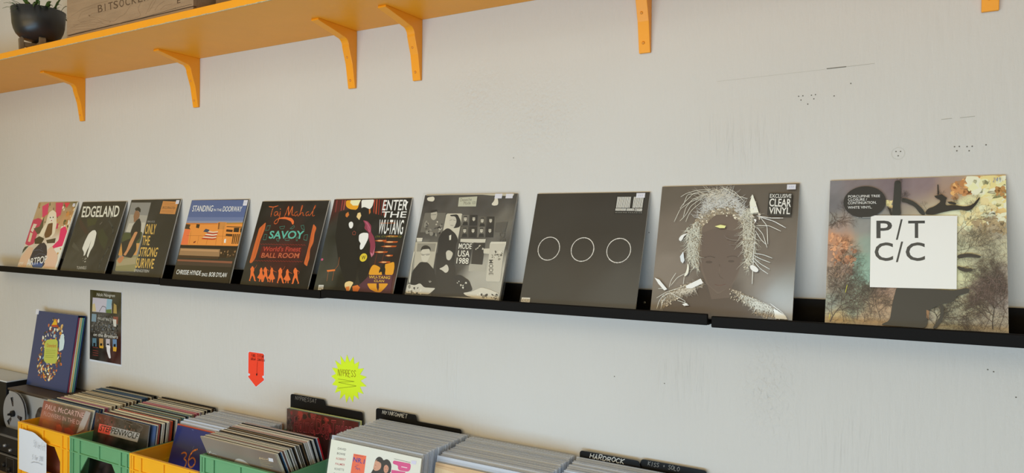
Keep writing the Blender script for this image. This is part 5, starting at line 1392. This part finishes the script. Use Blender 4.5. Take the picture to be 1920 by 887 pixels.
s1 = [W_[0], B_[0], B_[1], K_[0], ('#34405c', '#5c6470', '#2c344c'), W_[2], Rr[0], ('#b07a98', '#c09cb0', '#a06a88'), W_[1], W_[0], Br[1], W_[2], K_[1], W_[0], W_[2], W_[1], Br[1], W_[0], K_[1], W_[2], Br[0], W_[0], Br[1], W_[1], K_[2], B_[1], W_[1], B_[0], B_[0], ('#34547c', '#4c6888', '#2c4468'), B_[1], Br[0], W_[1], K_[0], K_[2], K_[2]]
stack(-2.905, len(s1), (-.2475, CZ-.664, 12.5), (-.013, CZ-.6555, 1.2), s1, 'worn record packed edge-on in the left yellow crate, behind the PAUL McCARTNEY record', 'records packed in the left yellow crate')
s2 = [B_[0], ('#e6e2da', '#e6e2da', '#e6e4de'), Rr[1], K_[2], W_[2], W_[0], K_[2], W_[2], W_[2], Rr[1], ('#c85030', '#d8d0c0', '#d85a38'), K_[2], W_[1], W_[2], B_[1], Br[1], K_[0], Gn[0], W_[0], K_[2], B_[1], W_[2], Gn[0], W_[1], Br[1], Rr[0], ('#c08090', '#c89aa4', '#a86a78'), Rr[0], W_[0], ('#8a84a8', '#a8a4b8', '#7a7498'), W_[1], W_[2], K_[1], W_[0], K_[2], K_[2], W_[1], Br[0], K_[0], K_[2]]
stack(-2.553, len(s2), (-.240, CZ-.667, 7.), (-.013, CZ-.655, 1.), s2, 'worn record packed edge-on in the lower green crate, behind the STEPPENWOLF record', 'records packed in the lower green crate')
GS = [('#a8b0c0', '#b8c0cc', '#a8b0c0'), ('#d8d8d4', '#e4e4e2', '#d0d0d0'), ('#5c6068', '#9c9ea4', '#6a6e78'), ('#8a8c92', '#a8aab0', '#9c9ea4'), ('#b8b6b0', '#c4c2bc', '#c0beb8'), ('#74767c', '#989aa0', '#888a90'), ('#9a9690', '#b0aca6', '#a8a49e')]
album_red = ('#c0604c', '#cc7060', '#b85040')
s3 = [album_red]+[R.choice(GS) for _ in range(30)]+[('#c8905c', '#d0a070', '#c08850')]
stack(-2.205, 1, (-.183, CZ-.666, 15.5), (-.2, CZ-.66, 15), [album_red], 'salmon red record directly behind the dark blue record numbered 36', None)
stack(-2.204, 28, (-.173, CZ-.668, 14.), (-.020, CZ-.668, 1.), GS, 'record in a milky plastic sleeve in the second yellow crate, behind the salmon red one', 'sleeved records in the second yellow crate', True, xw=.0015, zj=.0045)
stack(-2.203, 1, (-.013, CZ-.6585, 1.), (-.013, CZ-.66, 1), [('#c8905c', '#d0a070', '#c08850')], 'tan record at the very back of the second yellow crate, against the wall', None)
WW = [('#dcdcda', '#e0deda', '#dedee0'), ('#c4c8ce', '#cfd2d6', '#c8ccd4')]
s4 = [W_[0], ('#e0d8c0', '#e6e0cc', '#c0c0c0'), ('#2a2a2c', '#d8d8d4', '#202224'), ('#9aa0a4', '#a8acb0', '#2c5c94'), WW[1], ('#7a5c54', '#8a706a', '#6a4c46'), WW[0], ('#a8b0a8', '#b0b4b0', '#b8bcb8'), K_[2], WW[0], K_[0], WW[1], K_[2], Br[0], WW[0], K_[0], K_[2], WW[0], K_[1], Br[0], K_[2], WW[0], ('#b8a0a4', '#c0a8ac', '#c8ccc8'), ('#c06058', '#cc7068', '#d8d8d4'), WW[0], WW[1], K_[2], WW[0], WW[0], K_[2], ('#5a70a0', '#a8a8b4', '#3c5890'), WW[1], ('#c83038', '#b8a8a8', '#c82c34')]
stack(-1.860, len(s4), (-.3425, CZ-.619, -24.), (-.190, CZ-.611, -19.5), s4, 'record packed edge-on and tipped forward in the upper green crate, behind the grey-brown one', 'records tipped forward in the upper green crate', xw=.0018)
stack(-1.848, 1, (-.0248, CZ-.598, .1), (-.048, CZ-.59, .1), [('#7a9aa8', '#8aa8b4', '#b0b0a0')], 'pale blue record between the Hound Dog Taylor record and the black divider', None)
stack(-1.846, 1, (-.0214, CZ-.597, .1), (-.048, CZ-.59, .1), [('#b4b880', '#bcc08c', '#b0b080')], 'pale yellow-green record just in front of the black NYPRESSAT divider', None)
stack(-1.451, 40, (-.228, CZ-.5915, 9.), (-.024, CZ-.588, .5), GS+[('#c4c4c8', '#c8c8cc', '#c8c8cc')]*2, 'record in a milky plastic sleeve behind the white NR.1 record', 'sleeved records behind the white record', True, xw=.0025, zj=.0045)
stack(-1.121, 32, (-.176, CZ-.604, 11.), (-.020, CZ-.592, .5), GS+[('#c8b898', '#d0c4a8', '#c8bca0')]*2, 'record in a milky plastic sleeve behind the beige record', 'sleeved records behind the beige record', True, xw=.0025, zj=.0045)
stack(-.786, 12, (-.115, CZ-.603, 9.), (-.030, CZ-.590, .8), GS, 'record in a milky plastic sleeve in front of the HÅRDROCK METAL divider', 'sleeved records in front of the hard rock divider', True, xw=.0025, zj=.0045)
# ------------------------------------------------------------------ dividers
def divider(key, y, W, tab, H, step, label, zb):
    """tab=(u0,u1) raised part of the top edge"""
    O, U, V, w_, h_ = FRAME[key]; r = empty('record_divider', (O[0], y, zb)); tag(r, label, 'divider', 'black record dividers')
    H = O[2]+h_-zb; rd = .007; pts = [(0, 0), (W, 0)]
    def rc(cx, cz, a0, a1): return [(cx+rd*math.cos(a0+(a1-a0)*k/4), cz+rd*math.sin(a0+(a1-a0)*k/4)) for k in range(5)]
    u0, u1 = tab
    if u0 == 0: pts += rc(W-rd, H-step-rd, 0, PI/2)+[(u1+.004, H-step)]+rc(u1-rd, H-rd, 0.2, PI/2)+rc(rd, H-rd, PI/2, PI)
    else: pts += rc(W-rd, H-rd, 0, PI/2)+rc(u0+rd, H-rd, PI/2, PI-.2)+[(u0-.004, H-step)]+rc(rd, H-step-rd, PI/2, PI)
    mb = MB(); mb.prism(pts, lambda u, v, t: (O[0]+u, t, zb+v), y, y+.002); off(mb.build('divider_panel', M_divider), r)
    m2 = MB(); p_ = Print(key, m2, 0, .0003); p_.O = Vector((O[0], y, O[2])); p_.run(ART[key], lin); off(m2.build('handwriting', M_matte, norm=False), r)
divider('div_a', -.012, .318, (0, .155), .34, .018, 'black divider handwritten NYPRESSAT behind the dark red record', TZ2+.0075)
divider('div_b', -.012, .318, (0, .155), .34, .018, 'black divider handwritten NYINKOMMET behind the white record', TZ2+.0075)
divider('div_c', -.018, .335, (0, .162), .34, .018, 'black divider handwritten HÅRDROCK METAL near the lower right', TZ2+.0075)
divider('div_d', -.012, .326, (.163, .326), .34, .018, 'black divider faintly handwritten KISS + SOLO, last on the right', TZ2+.0075)
# ------------------------------------------------------------------ storybook box set on the tape deck
T = frame_T('box'); bx = empty('record_box_set', T.to_translation()); tag(bx, 'navy blue boxed record set with small coloured pictures, standing on the tape deck', 'box set')
mb = MB(); nv = ink('#243a66'); t = .0025; W = H = .32; D = .034
mb.box(0, W, 0, t, 0, H, 0, T, [nv]*6); mb.box(0, W, D-t, D, 0, H, 0, T, [nv]*6); mb.box(0, t, t, D-t, 0, H, 0, T, [nv]*6); mb.box(t, W-.004, t, D-t, H-t, H, 0, T, [nv]*6); mb.box(t, W-.004, t, D-t, 0, t, 0, T, [nv]*6)
Print('box', mb, 0, .0003).run(ART['box']); off(mb.build('slipcase', M_print, norm=False), bx)
cs = ['#c25a74', '#a8405c', '#e4dcd0', '#e8c860', '#efe8d8', '#3c9080', '#88b4b0']
for i, c in enumerate(cs):
    m2 = MB(); y0 = t+.0004+i*.0040; cc = ink(c); m2.box(.006, W-.0015-R.uniform(0, .002), y0, y0+.0034, t+.0002, H-.006-t, 0, T, [cc]*6); o = off(m2.build('inner_sleeve', M_matte), bx); o['label'] = ['pink', 'dark pink', 'cream', 'yellow', 'white', 'green', 'pale teal'][i]+' inner sleeve'
m2 = MB(); m2.box(-.012, .012, -.0016, -.0008, H-.016, H+.006, 0, T); off(m2.build('price_sticker', M_tag), bx)
# ------------------------------------------------------------------ reel tape deck
dk = empty('reel_tape_deck', (-3.18, -.155, TZ)); tag(dk, 'grey reel-to-reel tape deck with a dark wooden top, under the navy box set', 'tape deck')
DT = CZ-.697
mb = MB(); mb.box(-3.405, -2.945, -.150, -.006, TZ, DT-.008); off(mb.build('case', M_walnut), dk)
mb = MB(); mb.box(-3.410, -2.940, -.156, -.004, DT-.0078, DT); off(mb.build('wooden_top', M_walnut, bevel=.001), dk)
mb = MB(); mb.box(-3.400, -2.950, -.1555, -.1505, TZ+.004, DT-.012); off(mb.build('face_panel', M_alu, bevel=.001), dk)
def reel(cx, cz, rad, y0, pack):
    r = MB(); n = 72
    for lay in (y0, y0-.008 if pack else y0):
        for j, (r0, r1) in enumerate(((.010, .030), (.030, .068), (.068, rad))):
            for k in range(n):
                if j == 1 and (k+5) % 24 < 4: continue
                a0, a1 = 2*PI*k/n, 2*PI*(k+1)/n; q = [(cx+rr*math.cos(a), cz+rr*math.sin(a)) for rr, a in ((r0, a0), (r1, a0), (r1, a1), (r0, a1))]
                r.face([(x, lay, z) for x, z in q]); r.face([(x, lay+.0012, z) for x, z in q])
        r.lathe([(rad-.0006, 0), (rad+.0004, -.0003), (rad+.0004, -.0012), (rad-.0006, -.0014)], (cx, lay, cz), n, axis='y', caps=False)
    o = off(r.build('tape_reel', M_reel), dk)
    m2 = MB(); m2.lathe([(.0001, .022), (.004, .022), (.006, .010), (.013, .009), (.013, -.004)], (cx, y0-.009, cz), 24, axis='y'); h = m2.build('hub', M_gear); h.parent = o
    m2 = MB(); m2.lathe([(.028, .004), (pack or .031, .004), (pack or .031, -.004), (.028, -.004)], (cx, y0-.003, cz), 48, axis='y', caps=False); h = m2.build('tape_pack', M_tape); h.parent = o
reel(-3.296, CZ-.786, .088, -.176, .05)
m2 = MB(); m2.lathe([(.0001, .012), (.024, .012), (.026, .010), (.026, 0), (.042, .0), (.044, -.002)], (-3.135, -.1558, CZ-.786), 36, axis='y'); off(m2.build('spool_hub', M_tape, smooth=True), dk)
for kx in (-3.22, -3.17, -3.12): 
    m2 = MB(); m2.lathe([(.0001, .012), (.009, .011), (.010, 0), (.010, -.001)], (kx, -.1558, CZ-.93), 20, axis='y'); off(m2.build('knob', M_reel, smooth=True), dk)
# black hi-fi units in front of the deck
def unit(z0, z1, y0, label, first):
    r = empty('hifi_unit', (-3.4, y0, z0)); tag(r, label, 'hifi unit')
    mb = MB(); mb.box(-3.62, -3.085, y0, -.185, z0, z1-.0015); off(mb.build('case', M_gear, bevel=.002), r)
    mb = MB(); mb.box(-3.62, -3.085, y0-.003, y0+.004, z1-.0055, z1); off(mb.build('trim_strip', M_trim), r)
    for i, kx in enumerate((-3.27, -3.215, -3.172)):
        m2 = MB(); m2.lathe([(.0001, .009), (.006 if first else .009, .008), (.007 if first else .010, 0), (.007 if first else .01, -.001)], (kx, y0-.0008, z0+.018+.012*(i % 2)), 18, axis='y'); off(m2.build('knob', M_trim if first else M_gear, smooth=True), r)
    if not first:
        m2 = MB(); x0, x1, a, b = -3.20, -3.14, z0+.006, z1-.012
        for q in ((x0, x1, a, a+.001), (x0, x1, b-.001, b), (x0, x0+.001, a, b), (x1-.001, x1, a, b)): m2.box(q[0], q[1], y0-.001, y0+.001, q[2], q[3])
        off(m2.build('window_frame', M_trim), r)
unit(CZ-.919, CZ-.848, -.25, 'black hi-fi unit with silver knobs, upper of the two at the lower left corner', True)
unit(TZ, CZ-.9205, -.255, 'black hi-fi unit with a framed meter window, lower of the two stacked', False)
sp = empty('speaker_box', (-3.7, -.1, TZ)); tag(sp, 'black box with a pale grey top at the left edge, beside the tape deck', 'speaker')
mb = MB(); mb.box(-3.95, -3.468, -.135, -.006, TZ, CZ-.6875); off(mb.build('cabinet', M_gear, bevel=.002), sp)
mb = MB(); mb.box(-3.948, -3.470, -.133, -.008, CZ-.6874, CZ-.682); off(mb.build('top_cover', M_palegrey, bevel=.001), sp)
# ------------------------------------------------------------------ on the orange shelf
ST = SZ+.0246
pt = empty('potted_plant', (-3.125, -.18, ST)); tag(pt, 'charcoal plant pot on a wooden stand at the left end of the shelf', 'plant pot')
PB = .090
prof = [(.0001, PB), (.040, PB+.001), (.062, PB+.008), (.078, PB+.026), (.0855, PB+.043), (.0885, PB+.056), (.090, PB+.062), (.0945, PB+.124), (.092, PB+.1255), (.090, PB+.122), (.086, PB+.105), (.0001, PB+.104)]
mb = MB(); mb.lathe(prof, (0, 0, 0), 56, caps=False); mb.build('pot', M_pot, pt, smooth=True)
mb = MB(); mb.lathe([(.085, PB+.108), (.07, PB+.116), (.0001, PB+.118)], (0, 0, 0), 30, caps=False); mb.build('soil', M_soil, pt, smooth=True)
for k in range(4):
    a = PI/4+PI/2*k-1.02; T_ = Matrix.Rotation(a, 4, 'Z')
    m2 = MB(); m2.prism([(.046, 0), (.062, 0), (.067, .092), (.0575, .102), (.052, .092)][::-1], lambda u, v, t_: T_ @ Vector((u, t_, v)), -.011, .011); m2.build('leg', M_oak, pt, bevel=.001)
m2 = MB(); m2.box(-.055, .055, -.009, .009, .062, .080, 0, Matrix.Rotation(PI/4-1.02, 4, 'Z')); m2.box(-.055, .055, -.009, .009, .0619, .0799, 0, Matrix.Rotation(-PI/4-1.02, 4, 'Z')); m2.build('stand_cross', M_oak, pt)
rl = random.Random(5)
lf = MB()
for k in range(95):
    a = rl.uniform(0, 2*PI); r0 = rl.uniform(.02, .080); p = Vector((r0*math.cos(a), r0*math.sin(a), PB+.115)); d = Vector((math.cos(a)*rl.uniform(.2, 1), math.sin(a)*rl.uniform(.2, 1), rl.uniform(.5, 1.6))).normalized()
    L_ = rl.uniform(.03, .11); w0 = rl.uniform(.003, .007); sd = d.cross(Vector((0, 0, 1))).normalized(); dr = rl.uniform(.2, .9)
    prev = None
    for j in range(5):
        f = j/4; c = p+d*L_*f+Vector((0, 0, -dr*L_*f*f)); wj = w0*math.sin(PI*(.12+.86*f)); cur = (c-sd*wj, c+Vector((0, 0, -.001)), c+sd*wj)
        if prev: lf.face([prev[0], cur[0], cur[1], prev[1]]); lf.face([prev[1], cur[1], cur[2], prev[2]])
        prev = cur
o = lf.build('foliage', M_leaf, pt, smooth=True, norm=False)
def wood_box(x0, x1, y0, y1, H, label, m, key=None):
    r = empty('wooden_crate', (x0, y0, ST)); tag(r, label, 'wooden crate'); t = .014
    zs = [(0, .0245), (.0275, .25)] if key else [(0, .07), (.074, .15), (.154, H)]
    for a, b in zs:
        mb = MB(); b = min(b, H); mb.box(x0, x1, y0, y0+t, ST+a, ST+b); mb.box(x0, x1, y1-t, y1, ST+a, ST+b); off(mb.build('side_board', m, bevel=.001), r)
    for xa in (x0+.0005, x1-t-.0005):
        mb = MB(); mb.box(xa, xa+t, y0+t, y1-t, ST, ST+H); off(mb.build('end_board', m, bevel=.001), r)
    mb = MB(); mb.box(x0+t+.0006, x1-t-.0006, y0+t, y1-t, ST+.002, ST+.012); off(mb.build('bottom_board', m), r)
    if key:
        m2 = MB(); Print(key, m2, 0, .0002).run(ART[key], lin); off(m2.build('stamped_lettering', M_matte, norm=False), r); r.children[-1]['label'] = 'dark stamped letters and wood grain'
    return r
wood_box(-2.668, -1.962, -.310, -.03, .25, 'pale pine crate stamped BITSOCKER standing on the orange shelf', M_wood, 'woodcrate')
wood_box(-1.930, -1.30, -.255, -.03, .24, 'darker weathered wooden crate right of the stamped one on the shelf', M_wood2)
